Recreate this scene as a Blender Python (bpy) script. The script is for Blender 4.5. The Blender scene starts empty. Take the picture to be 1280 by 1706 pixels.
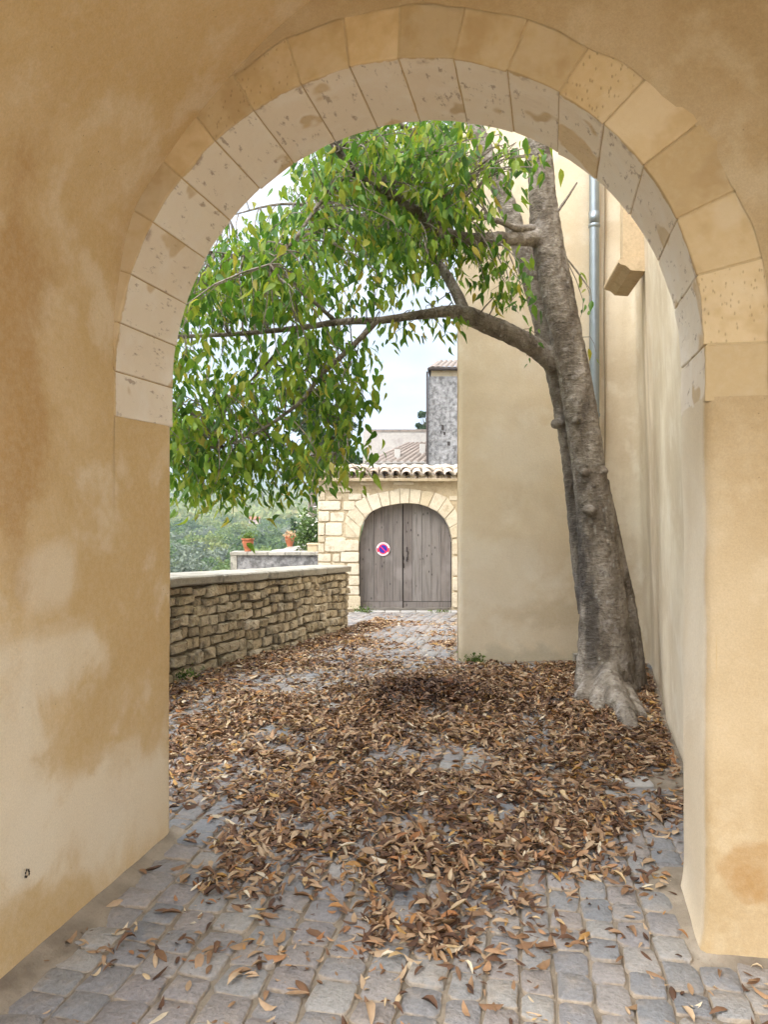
import bpy, bmesh, math, random
import numpy as np
from mathutils import Vector, Matrix, noise as mnoise

R = math.radians
rng = np.random.default_rng(7)
random.seed(7)
scene = bpy.context.scene
COL = scene.collection

# ------------------------------------------------------------------ camera
YAW = R(12.3)
CA, SA = math.cos(YAW), math.sin(YAW)
EYE = 1.6
FPX = 1280.0
cam_d = bpy.data.cameras.new('camera')
cam = bpy.data.objects.new('camera', cam_d)
COL.objects.link(cam)
cam.location = (0, 0, EYE)
cam.rotation_euler = (R(90), 0, YAW)
cam_d.sensor_fit = 'VERTICAL'
cam_d.sensor_height = 36
cam_d.sensor_width = 27
cam_d.lens = 36 * FPX / 1706
cam_d.shift_y = -18 / 1706
cam_d.clip_start = 0.05
cam_d.clip_end = 20000
scene.camera = cam

# ------------------------------------------------------------------ world, sun, exposure
SUN_EL, SUN_AZ = R(48), R(-145)          # azimuth measured from +Y towards +X
world = bpy.data.worlds.new('World')
scene.world = world
world.use_nodes = True
wt = world.node_tree
wt.nodes.clear()
w_out = wt.nodes.new('ShaderNodeOutputWorld')
w_bg = wt.nodes.new('ShaderNodeBackground')
w_sky = wt.nodes.new('ShaderNodeTexSky')
w_sky.sky_type = 'NISHITA'
w_sky.sun_disc = False
w_sky.sun_elevation = SUN_EL
w_sky.sun_rotation = SUN_AZ
w_sky.air_density = 1.0
w_sky.dust_density = 1.5
SKY_STRENGTH = 0.12
CLOUD_ZENITH = 13.5
w_bg.inputs['Strength'].default_value = SKY_STRENGTH


def wnode(kind, **props):
    n = wt.nodes.new(kind)
    for k, v in props.items():
        setattr(n, k, v)
    return n


def wmath(op, a, b=None):
    n = wnode('ShaderNodeMath', operation=op)
    for i, v in enumerate((a, b)):
        if v is None:
            continue
        if isinstance(v, (int, float)):
            n.inputs[i].default_value = v
        else:
            wt.links.new(v, n.inputs[i])
    return n.outputs[0]


w_tc = wnode('ShaderNodeTexCoord')
w_sep = wnode('ShaderNodeSeparateXYZ')
wt.links.new(w_tc.outputs['Generated'], w_sep.inputs[0])
w_up = wmath('MAXIMUM', w_sep.outputs[2], 0.0)
w_den = wmath('ADD', w_up, 0.22)
w_comb = wnode('ShaderNodeCombineXYZ')
wt.links.new(wmath('DIVIDE', w_sep.outputs[0], w_den), w_comb.inputs[0])
wt.links.new(wmath('DIVIDE', w_sep.outputs[1], w_den), w_comb.inputs[1])
w_noise = wnode('ShaderNodeTexNoise')
wt.links.new(w_comb.outputs[0], w_noise.inputs['Vector'])
w_noise.inputs['Scale'].default_value = 3.0
w_noise.inputs['Detail'].default_value = 7
w_noise.inputs['Roughness'].default_value = 0.55
w_noise.inputs['Distortion'].default_value = 0.3
w_ramp = wnode('ShaderNodeValToRGB')
w_ramp.color_ramp.elements[0].position = 0.30
w_ramp.color_ramp.elements[1].position = 0.62
w_ramp.color_ramp.elements[0].color = (0.5, 0.5, 0.5, 1)
wt.links.new(w_noise.outputs['Fac'], w_ramp.inputs[0])
# overcast sky: the zenith three times as bright as the horizon
w_cie = wmath('MULTIPLY', wmath('ADD', wmath('MULTIPLY', w_up, 2.0), 1.0), CLOUD_ZENITH / 3)
# broad glow round the veiled sun, added out of view to brighten the walls
w_dot = wnode('ShaderNodeVectorMath', operation='DOT_PRODUCT')
wt.links.new(w_tc.outputs['Generated'], w_dot.inputs[0])
w_dot.inputs[1].default_value = (math.sin(SUN_AZ) * math.cos(SUN_EL), math.cos(SUN_AZ) * math.cos(SUN_EL), math.sin(SUN_EL))
w_glow = wmath('POWER', wmath('MULTIPLY', wmath('ADD', w_dot.outputs['Value'], 1.0), 0.5), 3.0)
w_cie = wmath('MULTIPLY', w_cie, wmath('ADD', wmath('MULTIPLY', w_glow, 2.7), 0.46))
w_cloud = wnode('ShaderNodeMix', data_type='RGBA', blend_type='MULTIPLY')
w_cloud.inputs[0].default_value = 1.0
w_cloud.inputs[6].default_value = (0.95, 0.975, 1.03, 1)
wt.links.new(w_cie, w_cloud.inputs[7])
w_n2 = wnode('ShaderNodeTexNoise')
wt.links.new(w_comb.outputs[0], w_n2.inputs['Vector'])
w_n2.inputs['Scale'].default_value = 4.5
w_n2.inputs['Detail'].default_value = 5
w_cie2 = wmath('MULTIPLY', w_cie, wmath('ADD', wmath('MULTIPLY', w_n2.outputs['Fac'], 1.6), 0.2))
wt.links.new(w_cie2, w_cloud.inputs[7])
w_mix = wnode('ShaderNodeMix', data_type='RGBA')
wt.links.new(w_ramp.outputs[0], w_mix.inputs[0])
wt.links.new(w_sky.outputs[0], w_mix.inputs[6])
wt.links.new(w_cloud.outputs[2], w_mix.inputs[7])
wt.links.new(w_mix.outputs[2], w_bg.inputs['Color'])
wt.links.new(w_bg.outputs[0], w_out.inputs['Surface'])

sun_d = bpy.data.lights.new('sun', 'SUN')
sun_d.energy = 1.5
sun_d.angle = R(25)
sun_d.color = (1.0, 0.95, 0.88)
sun = bpy.data.objects.new('sun', sun_d)
COL.objects.link(sun)
sdir = Vector((math.sin(SUN_AZ) * math.cos(SUN_EL), math.cos(SUN_AZ) * math.cos(SUN_EL), math.sin(SUN_EL)))
sun.rotation_euler = (-sdir).to_track_quat('-Z', 'Y').to_euler()
sun.location = (-6, 4, 12)

vs = scene.view_settings
vs.view_transform = 'Standard'
vs.look = 'None'
vs.gamma = 1.0
vs.use_curve_mapping = False
vs.exposure = 1.12
scene.cycles.use_denoising = True
scene.cycles.use_adaptive_sampling = True
scene.cycles.adaptive_threshold = 0.03
scene.cycles.max_bounces = 8
scene.cycles.diffuse_bounces = 4
scene.cycles.transmission_bounces = 4
scene.cycles.glossy_bounces = 2
scene.cycles.sample_clamp_indirect = 6.0

# ------------------------------------------------------------------ geometry helpers


def W(xc, D, z=0.0):
    """point from (metres right of the view axis, metres ahead, height)"""
    return Vector((xc * CA - D * SA, xc * SA + D * CA, z))


def P(px, py, D):
    return W((px - 640) / FPX * D, D, EYE + (835 - py) / FPX * D)


def cam_xy(x, y):
    return x * CA + y * SA, -x * SA + y * CA


def smooth(a, b, v):
    t = np.clip((np.asarray(v, float) - a) / (b - a), 0, 1)
    return t * t * (3 - 2 * t)


def gz(x, y):
    """height of the paved lane"""
    D = -np.asarray(x, float) * SA + np.asarray(y, float) * CA
    k = np.maximum(D - 7.3, 0)
    return -0.055 * k * smooth(0, 1.5, k)


WLOC = {}


def wloc(o):
    return WLOC.get(o.name, Vector((0, 0, 0))) if o is not None else Vector((0, 0, 0))


def mesh(name, verts, faces, mat, smooth_shade=False):
    me = bpy.data.meshes.new(name)
    me.from_pydata([tuple(v) for v in verts], [], [tuple(f) for f in faces])
    mats = mat if isinstance(mat, (list, tuple)) else [mat]
    for m in mats:
        me.materials.append(m)
    if smooth_shade:
        me.polygons.foreach_set('use_smooth', [True] * len(me.polygons))
    me.update()
    return me


def link(name, me, parent=None, loc=(0, 0, 0)):
    o = bpy.data.objects.new(name, me)
    COL.objects.link(o)
    loc = Vector(loc)
    o.location = loc - wloc(parent)
    if parent is not None:
        o.parent = parent
    WLOC[o.name] = loc
    return o


def obj(name, verts, faces, mat, parent=None, smooth_shade=False, center=True):
    v = np.array([tuple(x) for x in verts], float)
    c = np.zeros(3)
    if center and len(v):
        c = (v.min(0) + v.max(0)) / 2
        c[2] = v[:, 2].min()
    return link(name, mesh(name, v - c, faces, mat, smooth_shade), parent, c)


def put(name, me, parent, M):
    """object placed by a world matrix under an unrotated parent"""
    o = bpy.data.objects.new(name, me)
    COL.objects.link(o)
    o.matrix_basis = Matrix.Translation(-wloc(parent)) @ M
    if parent is not None:
        o.parent = parent
    WLOC[o.name] = M.translation.copy()
    return o


def thing(name, loc, label, cat, group=None):
    o = bpy.data.objects.new(name, None)
    COL.objects.link(o)
    o.location = loc
    o.empty_display_size = 0.2
    WLOC[o.name] = Vector(loc)
    return tag(o, label, cat, group)


def tag(o, label=None, cat=None, group=None, kind=None):
    if label:
        o['label'] = label
    if cat:
        o['category'] = cat
    if group:
        o['group'] = group
    if kind:
        o['kind'] = kind
    return o


def box(x0, x1, y0, y1, z0, z1):
    v = [(x0, y0, z0), (x1, y0, z0), (x1, y1, z0), (x0, y1, z0), (x0, y0, z1), (x1, y0, z1), (x1, y1, z1), (x0, y1, z1)]
    f = [(0, 3, 2, 1), (4, 5, 6, 7), (0, 1, 5, 4), (1, 2, 6, 5), (2, 3, 7, 6), (3, 0, 4, 7)]
    return v, f


def obox(o, u, v, n, hu, hv, hn):
    """box with centre o and axes u, v, n"""
    vs_ = []
    for k in (-1, 1):
        for a, b in ((-1, -1), (1, -1), (1, 1), (-1, 1)):
            vs_.append(o + u * (a * hu) + v * (b * hv) + n * (k * hn))
    f = [(0, 3, 2, 1), (4, 5, 6, 7), (0, 1, 5, 4), (1, 2, 6, 5), (2, 3, 7, 6), (3, 0, 4, 7)]
    return vs_, f


class MB:
    def __init__(self):
        self.v, self.f = [], []

    def add(self, vf):
        n = len(self.v)
        self.v += [tuple(p) for p in vf[0]]
        self.f += [tuple(i + n for i in f) for f in vf[1]]
        return self

    def build(self, name, mat, parent=None, smooth_shade=False):
        return obj(name, self.v, self.f, mat, parent, smooth_shade)


def grid(nu, nv, fn, flip=False):
    v = [fn(i / (nu - 1), j / (nv - 1)) for j in range(nv) for i in range(nu)]
    f = []
    for j in range(nv - 1):
        for i in range(nu - 1):
            q = (j * nu + i, j * nu + i + 1, (j + 1) * nu + i + 1, (j + 1) * nu + i)
            f.append(q[::-1] if flip else q)
    return v, f


def tube(pts, radii, n=8, cap=True, wob=0.0, seed=0):
    pts = [Vector(p) for p in pts]
    v, f = [], []
    ref = Vector((0.31, 0.2, 0.93))
    prev = None
    rr = random.Random(seed)
    for i, p in enumerate(pts):
        d = (pts[min(i + 1, len(pts) - 1)] - pts[max(i - 1, 0)]).normalized()
        if prev is None:
            a = d.cross(ref)
            if a.length < 0.1:
                a = d.cross(Vector((1, 0, 0)))
            a.normalize()
        else:
            a = (prev - d * prev.dot(d)).normalized()
        prev = a
        b = d.cross(a)
        for k in range(n):
            t = 2 * math.pi * k / n
            r = radii[i] * (1 + wob * (rr.random() - 0.5))
            v.append(p + a * (math.cos(t) * r) + b * (math.sin(t) * r))
    for i in range(len(pts) - 1):
        for k in range(n):
            k2 = (k + 1) % n
            f.append((i * n + k, i * n + k2, (i + 1) * n + k2, (i + 1) * n + k))
    if cap:
        f.append(tuple(range(n - 1, -1, -1)))
        f.append(tuple((len(pts) - 1) * n + k for k in range(n)))
    return v, f


def spline(ctrl, n):
    """Catmull-Rom through control rows (any number of columns)"""
    c = np.array(ctrl, float)
    c = np.vstack([2 * c[0] - c[1], c, 2 * c[-1] - c[-2]])
    m = len(c) - 3
    out = []
    for t in np.linspace(0, m, n):
        i = min(int(t), m - 1)
        u = t - i
        p0, p1, p2, p3 = c[i:i + 4]
        out.append(0.5 * (2 * p1 + (p2 - p0) * u + (2 * p0 - 5 * p1 + 4 * p2 - p3) * u * u + (3 * p1 - p0 - 3 * p2 + p3) * u ** 3))
    return np.array(out)


def fbm(x, y, z, s=1.0, octv=3):
    return mnoise.fractal(Vector((x * s, y * s, z * s)), 1.0, 2.0, octv)


# ------------------------------------------------------------------ materials


class G:
    def __init__(self, name):
        self.mat = bpy.data.materials.new(name)
        self.mat.use_nodes = True
        self.t = self.mat.node_tree
        self.b = self.t.nodes['Principled BSDF']
        self.out = self.t.nodes['Material Output']

    def n(self, kind, ins=None, **props):
        nd = self.t.nodes.new(kind)
        for k, v in props.items():
            setattr(nd, k, v)
        for k, v in (ins or {}).items():
            self.set(nd.inputs[k], v)
        return nd

    def set(self, sock, v):
        if isinstance(v, bpy.types.NodeSocket):
            self.t.links.new(v, sock)
        elif isinstance(v, (tuple, list)) and len(v) == 3 and sock.type == 'RGBA':
            sock.default_value = (*v, 1)
        else:
            sock.default_value = v

    def m(self, op, a, b=0.0, c=None, clamp=False):
        nd = self.n('ShaderNodeMath', operation=op, use_clamp=clamp)
        self.set(nd.inputs[0], a)
        self.set(nd.inputs[1], b)
        if c is not None:
            self.set(nd.inputs[2], c)
        return nd.outputs[0]

    def mix(self, f, a, b, blend='MIX'):
        nd = self.n('ShaderNodeMix', data_type='RGBA', blend_type=blend)
        self.set(nd.inputs[0], f)
        self.set(nd.inputs[6], a)
        self.set(nd.inputs[7], b)
        return nd.outputs[2]

    def step(self, v, a, b):
        nd = self.n('ShaderNodeMapRange', interpolation_type='SMOOTHSTEP')
        self.set(nd.inputs[0], v)
        nd.inputs[1].default_value = a
        nd.inputs[2].default_value = b
        return nd.outputs[0]

    def ramp(self, f, stops):
        nd = self.n('ShaderNodeValToRGB')
        stops = stops if len(stops) > 1 else [stops[0], (1.0, stops[0][1])]
        el = nd.color_ramp.elements
        while len(el) < len(stops):
            el.new(0.5)
        for e, (p, c) in zip(el, stops):
            e.position = p
            e.color = (*c, 1)
        self.set(nd.inputs[0], f)
        return nd.outputs[0]

    def geo(self):
        return self.n('ShaderNodeNewGeometry')

    def pos(self):
        return self.geo().outputs['Position']

    def coord(self, rand=True):
        """position, shifted at random per object and per piece"""
        p = self.pos()
        if not rand:
            return p
        r = self.rand()
        sc = self.n('ShaderNodeVectorMath', {0: p}, operation='ADD')
        cb = self.n('ShaderNodeCombineXYZ', {0: self.m('MULTIPLY', r, 37.0), 1: self.m('MULTIPLY', r, 61.0), 2: self.m('MULTIPLY', r, 17.0)})
        self.set(sc.inputs[1], cb.outputs[0])
        return sc.outputs[0]

    def rand(self):
        a = self.n('ShaderNodeObjectInfo').outputs['Random']
        b = self.geo().outputs['Random Per Island']
        return self.m('FRACT', self.m('ADD', a, self.m('MULTIPLY', b, 7.31)))

    def scl(self, vec, s):
        nd = self.n('ShaderNodeVectorMath', {0: vec, 1: s}, operation='MULTIPLY')
        return nd.outputs[0]

    def noise(self, vec, s, d=5, r=0.55, dist=0.0):
        nd = self.n('ShaderNodeTexNoise', {'Vector': vec, 'Scale': s, 'Detail': d, 'Roughness': r, 'Distortion': dist})
        return nd.outputs['Fac']

    def vor(self, vec, s, feature='F1'):
        nd = self.n('ShaderNodeTexVoronoi', {'Vector': vec, 'Scale': s}, feature=feature)
        return nd.outputs['Distance']

    def bump(self, h, strength=0.5, dist=0.01, prev=None):
        nd = self.n('ShaderNodeBump', {'Height': h, 'Strength': strength, 'Distance': dist})
        if prev is not None:
            self.set(nd.inputs['Normal'], prev)
        return nd.outputs[0]

    def done(self, col, rough=0.85, normal=None, spec=0.3):
        self.set(self.b.inputs['Base Color'], col)
        self.set(self.b.inputs['Roughness'], rough)
        self.b.inputs['Specular IOR Level'].default_value = spec
        if normal is not None:
            self.set(self.b.inputs['Normal'], normal)
        return self.mat


def patch(g, p, axes, cy, cz, ry, rz, wob, soft=0.35):
    """mask of one stain or painted shade band: a wobbly ellipse on a wall; axes = which two of xyz"""
    s = g.n('ShaderNodeSeparateXYZ', {0: p})
    a = g.m('DIVIDE', g.m('SUBTRACT', s.outputs[axes[0]], cy), ry)
    b = g.m('DIVIDE', g.m('SUBTRACT', s.outputs[axes[1]], cz), rz)
    d = g.m('SQRT', g.m('ADD', g.m('MULTIPLY', a, a), g.m('MULTIPLY', b, b)))
    d = g.m('ADD', d, g.m('MULTIPLY', g.m('SUBTRACT', wob, 0.5), 2.6))
    return g.m('SUBTRACT', 1.0, g.step(d, 1 - soft, 1 + soft))


def plaster(name, base, dark, light, left=False, right=False, streak=False, big=1.0, damp=False):
    g = G(name)
    p = g.pos()
    n1 = g.noise(p, 1.1 * big, 3, 0.55, 0.6)
    n2 = g.noise(p, 4.2 * big, 4, 0.6)
    n3 = g.noise(p, 38, 3, 0.65)
    col = g.mix(g.step(n1, 0.36, 0.66), dark, base)
    col = g.mix(g.m('MULTIPLY', g.step(n2, 0.48, 0.68), 0.5), col, light)
    n5 = g.noise(p, 13, 4, 0.65)
    col = g.mix(g.m('MULTIPLY', g.step(n5, 0.52, 0.66), 0.3), col, dark)
    wob = g.noise(p, 3.0, 5, 0.62, 0.4)
    if left:
        for (cy, cz, ry, rz, amt, c, soft) in (
                (2.43, 1.33, 0.15, 0.13, 0.6, light, 0.3), (2.42, 0.99, 0.34, 0.15, 0.7, light, 0.35), (2.25, 0.62, 0.28, 0.42, 0.75, light, 0.4),
                (2.72, 0.38, 0.5, 0.22, 0.85, light, 0.4), (3.2, 0.25, 0.5, 0.2, 0.8, light, 0.5),
                (2.26, 1.98, 0.20, 0.62, 0.75, (0.43, 0.25, 0.085), 0.5), (2.9, 1.2, 0.12, 0.2, 0.5, dark, 0.4), (3.05, 1.5, 0.16, 0.12, 0.6, dark, 0.4),
                (2.66, 0.72, 0.2, 0.17, 0.75, dark, 0.25), (2.47, 0.02, 0.23, 0.21, 0.8, dark, 0.2), (3.05, 1.95, 0.22, 0.2, 0.6, dark, 0.5),
                (2.55, 1.16, 0.3, 0.05, 0.5, dark, 0.5), (2.2, 0.15, 0.2, 0.12, 0.7, dark, 0.3)):
            col = g.mix(g.m('MULTIPLY', patch(g, p, (1, 2), cy, cz, ry, rz, wob, soft), amt), col, c)
    if right:
        for (cx, cz, rx, rz, amt, c, soft) in (
                (0.70, 0.33, 0.12, 0.085, 0.5, (0.36, 0.19, 0.055), 0.2), (0.66, 0.27, 0.05, 0.06, 0.45, (0.36, 0.19, 0.055), 0.2), (0.6, 1.1, 0.25, 0.5, 0.35, light, 0.5), (0.75, 1.9, 0.3, 0.35, 0.5, dark, 0.5)):
            col = g.mix(g.m('MULTIPLY', patch(g, p, (0, 2), cx, cz, rx, rz, wob, soft), amt), col, c)
    if right:      # the limewash stops at the arris: the reveal is bare pale lime
        sy = g.n('ShaderNodeSeparateXYZ', {0: p}).outputs[1]
        sy = g.m('ADD', sy, g.m('MULTIPLY', g.m('SUBTRACT', n2, 0.5), 0.05))
        pale = g.mix(g.step(n1, 0.4, 0.65), (0.68, 0.57, 0.41), (0.77, 0.68, 0.53))
        col = g.mix(g.step(sy, 2.885, 2.925), col, pale)
    if damp:       # grey-green damp rising from the ground, pale repairs
        sz = g.n('ShaderNodeSeparateXYZ', {0: p}).outputs[2]
        up_ = g.m('ADD', sz, g.m('MULTIPLY', g.m('SUBTRACT', wob, 0.5), 0.5))
        col = g.mix(g.m('MULTIPLY', g.m('SUBTRACT', 1.0, g.step(up_, 0.02, 0.16)), 0.45), col, (0.36, 0.32, 0.22))
        for (cx, cz, rx, rz, amt, c_) in ((-0.45, 0.9, 0.5, 0.35, 0.5, light), (0.1, 0.45, 0.35, 0.16, 0.4, (0.50, 0.40, 0.25)), (-0.2, 2.1, 0.6, 0.3, 0.35, light), (-0.6, 1.6, 0.2, 0.3, 0.35, dark), (0.05, 1.5, 0.3, 0.5, 0.3, dark)):
            col = g.mix(g.m('MULTIPLY', patch(g, p, (0, 2), cx, cz, rx, rz, wob, 0.3), amt), col, c_)
    if streak:      # crease shade painted in as the widest band; rain stain under the window sill
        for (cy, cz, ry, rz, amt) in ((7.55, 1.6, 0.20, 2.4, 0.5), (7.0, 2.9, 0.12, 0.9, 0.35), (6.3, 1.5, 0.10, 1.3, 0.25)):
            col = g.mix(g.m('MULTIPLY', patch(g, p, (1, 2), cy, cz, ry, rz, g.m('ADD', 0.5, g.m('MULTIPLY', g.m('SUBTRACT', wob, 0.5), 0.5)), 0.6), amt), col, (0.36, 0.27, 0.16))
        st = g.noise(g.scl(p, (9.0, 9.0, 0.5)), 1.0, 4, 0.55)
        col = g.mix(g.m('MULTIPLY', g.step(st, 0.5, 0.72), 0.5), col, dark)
    col = g.mix(g.m('MULTIPLY', g.step(n3, 0.3, 0.75), 0.16), col, light)
    specks = g.m('MULTIPLY', g.step(g.vor(p, 26), 0.085, 0.05), g.step(g.noise(p, 3.0, 3), 0.55, 0.66))
    col = g.mix(g.m('MULTIPLY', specks, 0.5), col, (0.10, 0.07, 0.04))
    grain = g.noise(p, 150, 3, 0.7)
    hs = g.n('ShaderNodeHueSaturation', {'Color': col, 'Value': g.m('ADD', 0.80, g.m('MULTIPLY', grain, 0.40))})
    col = hs.outputs[0]
    hgt = g.m('ADD', g.m('MULTIPLY', g.noise(p, 2.6, 1), 0.85), g.m('MULTIPLY', g.noise(p, 42, 4, 0.75), 0.12))
    return g.done(col, 0.92, g.bump(hgt, 0.75, 0.025), 0.2)


OCHRE, OCHRE_D, OCHRE_L = (0.65, 0.49, 0.285), (0.56, 0.39, 0.185), (0.75, 0.65, 0.49)
mat_left = plaster('ochre_plaster_stained', OCHRE, OCHRE_D, OCHRE_L, left=True)
mat_front = plaster('ochre_plaster', (0.51, 0.375, 0.215), (0.44, 0.305, 0.15), (0.60, 0.475, 0.305), right=True)
mat_house = plaster('cream_plaster', (0.73, 0.62, 0.45), (0.65, 0.53, 0.355), (0.78, 0.70, 0.56), big=0.8, damp=True)
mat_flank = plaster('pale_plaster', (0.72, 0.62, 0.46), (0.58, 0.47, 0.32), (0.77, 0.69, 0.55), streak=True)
mat_back = plaster('outer_plaster', (0.62, 0.52, 0.35), (0.50, 0.39, 0.23), (0.70, 0.61, 0.45))


def stone(name, cols, pit=0.5, dirt=(0.10, 0.085, 0.06), dirt_amt=0.5, bs=0.7, bd=0.02, sc=1.0, rough=0.9):
    g = G(name)
    p = g.coord()
    r = g.rand()
    k = len(cols)
    col = g.ramp(r, [(i / max(k - 1, 1), c) for i, c in enumerate(cols)])
    n1 = g.noise(p, 7 * sc, 3, 0.6)
    n2 = g.noise(p, 40 * sc, 4, 0.65)
    col = g.mix(g.m('MULTIPLY', g.step(n1, 0.5, 0.75), dirt_amt), col, dirt)
    hs = g.n('ShaderNodeHueSaturation', {'Color': col, 'Value': g.m('ADD', 0.72, g.m('MULTIPLY', n2, 0.56))})
    col = hs.outputs[0]
    pits = g.step(g.vor(p, 46 * sc), 0.22, 0.08)
    pits = g.m('MULTIPLY', pits, g.step(n1, 0.42, 0.6))
    col = g.mix(g.m('MULTIPLY', pits, pit), col, dirt)
    nb = g.bump(g.m('ADD', n1, g.m('MULTIPLY', n2, 0.25)), bs, bd)
    return g.done(col, rough, nb, 0.25)


YF, YB = 2.87, 3.37          # face and back of the arch wall
ARC_X, ARC_Z, ARC_R = -0.62, 2.14, 1.15


def voussoir_mat():
    g = G('limewashed_limestone')
    p = g.pos()
    r = g.rand()
    pr = g.coord()
    s = g.n('ShaderNodeSeparateXYZ', {0: p})
    depth = g.m('SUBTRACT', s.outputs[1], YF)
    n1 = g.noise(pr, 6, 3, 0.6)
    n2 = g.noise(pr, 34, 4, 0.65)
    bare = g.mix(r, (0.74, 0.64, 0.51), (0.79, 0.71, 0.59))
    bare = g.mix(g.m('MULTIPLY', g.step(n1, 0.45, 0.7), 0.55), bare, (0.80, 0.74, 0.65))
    scr = g.noise(g.scl(pr, (14.0, 5.0, 14.0)), 2.0, 4, 0.7)
    bare = g.mix(g.m('MULTIPLY', g.step(scr, 0.58, 0.68), 0.7), bare, (0.30, 0.22, 0.16))
    wash = g.mix(r, (0.58, 0.41, 0.205), (0.63, 0.47, 0.265))
    wash = g.mix(g.m('MULTIPLY', g.step(n2, 0.4, 0.75), 0.4), wash, (0.66, 0.51, 0.31))
    wash = g.mix(g.m('MULTIPLY', g.step(n1, 0.46, 0.64), 0.6), wash, (0.49, 0.33, 0.155))
    wash = g.mix(g.m('MULTIPLY', g.step(g.noise(p, 3.2, 4, 0.6), 0.5, 0.62), 0.45), wash, (0.68, 0.54, 0.35))
    hsw = g.n('ShaderNodeHueSaturation', {'Color': wash, 'Value': g.m('ADD', 0.84, g.m('MULTIPLY', g.m('FRACT', g.m('MULTIPLY', r, 3.3)), 0.26))})
    wash = hsw.outputs[0]
    edge = g.m('ADD', depth, g.m('MULTIPLY', g.m('SUBTRACT', g.noise(p, 6.5, 5, 0.6), 0.5), 0.12))
    bared = g.m('MULTIPLY', g.step(edge, 0.004, 0.016), g.step(depth, 0.004, 0.010))
    spots = g.step(g.noise(pr, 2.6, 3, 0.5), 0.60, 0.63)
    bared = g.m('MULTIPLY', bared, g.m('SUBTRACT', 1.0, g.m('MULTIPLY', spots, 0.75)))
    col = g.mix(bared, wash, bare)
    line = g.m('MULTIPLY', g.step(edge, -0.004, 0.012), g.m('SUBTRACT', 1.0, g.step(edge, 0.016, 0.05)))
    line = g.m('MULTIPLY', g.m('MULTIPLY', line, g.step(depth, 0.002, 0.006)), g.step(g.noise(p, 9, 4), 0.54, 0.64))
    col = g.mix(g.m('MULTIPLY', line, 0.6), col, (0.26, 0.17, 0.12))
    pick = g.step(g.vor(g.scl(pr, (1.0, 1.0, 0.5)), 66), 0.26, 0.10)
    pick = g.m('MULTIPLY', pick, g.step(g.m('FRACT', g.m('MULTIPLY', r, 5.7)), 0.90, 0.92))
    pick = g.m('MULTIPLY', pick, g.m('SUBTRACT', 1.0, bared))
    col = g.mix(g.m('MULTIPLY', pick, 0.35), col, (0.30, 0.19, 0.09))
    nb = g.bump(g.m('SUBTRACT', g.m('ADD', n1, g.m('MULTIPLY', n2, 0.3)), g.m('MULTIPLY', pick, 0.4)), 0.5, 0.018)
    return g.done(col, 0.9, nb, 0.2)


mat_vous = voussoir_mat()
mat_mortar = stone('ochre_mortar', [(0.52, 0.38, 0.20)], 0.3, (0.38, 0.26, 0.13), 0.4, 0.4, 0.01)


def cobble_mat():
    g = G('worn_cobble')
    p = g.coord()
    r = g.rand()
    col = g.ramp(r, [(0, (0.20, 0.195, 0.19)), (0.2, (0.25, 0.22, 0.20)), (0.4, (0.185, 0.19, 0.195)), (0.6, (0.235, 0.21, 0.20)), (0.8, (0.29, 0.275, 0.25)), (1.0, (0.155, 0.158, 0.165))])
    n1 = g.noise(p, 9, 3, 0.6)
    n2 = g.noise(p, 60, 3, 0.7)
    col = g.mix(g.m('MULTIPLY', g.step(n1, 0.48, 0.75), 0.5), col, (0.33, 0.28, 0.225))
    up = g.n('ShaderNodeSeparateXYZ', {0: g.geo().outputs['Normal']}).outputs[2]
    sand = g.m('SUBTRACT', 1.0, g.step(up, 0.55, 0.93))
    sand = g.m('MULTIPLY', sand, g.step(g.noise(p, 14, 4), 0.25, 0.6))
    col = g.mix(g.m('MULTIPLY', sand, 0.8), col, (0.38, 0.30, 0.21))
    hs = g.n('ShaderNodeHueSaturation', {'Color': col, 'Value': g.m('ADD', 0.55, g.m('MULTIPLY', n2, 0.85))})
    nb = g.bump(g.m('ADD', n1, g.m('MULTIPLY', n2, 0.5)), 0.85, 0.018)
    return g.done(hs.outputs[0], g.m('ADD', 0.5, g.m('MULTIPLY', n1, 0.35)), nb, 0.3)


mat_cobble = cobble_mat()


def sand_mat():
    g = G('sandy_joint_mortar')
    p = g.pos()
    n1 = g.noise(p, 5, 4, 0.6)
    n2 = g.noise(p, 90, 3, 0.7)
    col = g.ramp(n1, [(0.3, (0.15, 0.12, 0.088)), (0.5, (0.24, 0.20, 0.15)), (0.7, (0.33, 0.28, 0.215))])
    col = g.mix(g.m('MULTIPLY', g.step(n2, 0.5, 0.75), 0.5), col, (0.19, 0.14, 0.095))
    nb = g.bump(g.m('ADD', n1, g.m('MULTIPLY', n2, 0.4)), 0.6, 0.015)
    return g.done(col, 0.95, nb, 0.15)


mat_sand = sand_mat()
mat_rubble = stone('golden_rubble', [(0.48, 0.395, 0.265), (0.57, 0.485, 0.35), (0.38, 0.315, 0.21), (0.61, 0.53, 0.40), (0.50, 0.41, 0.275), (0.29, 0.25, 0.185)], 0.7, (0.12, 0.10, 0.07), 0.8, 1.0, 0.05, 1.3)
mat_joint = stone('dark_joint_mortar', [(0.13, 0.105, 0.07)], 0.5, (0.09, 0.075, 0.05), 0.5, 0.8, 0.02)
mat_coping = stone('weathered_coping', [(0.35, 0.325, 0.265), (0.30, 0.275, 0.225), (0.39, 0.36, 0.30)], 0.6, (0.15, 0.14, 0.115), 0.85, 0.9, 0.03)
mat_ashlar = stone('pale_ashlar', [(0.56, 0.49, 0.37), (0.59, 0.52, 0.40), (0.50, 0.42, 0.29), (0.62, 0.56, 0.46)], 0.4, (0.33, 0.26, 0.17), 0.6, 0.8, 0.025)
mat_infill = stone('rough_ochre_render', [(0.44, 0.36, 0.24)], 0.5, (0.27, 0.19, 0.10), 0.6, 0.9, 0.03)
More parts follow.
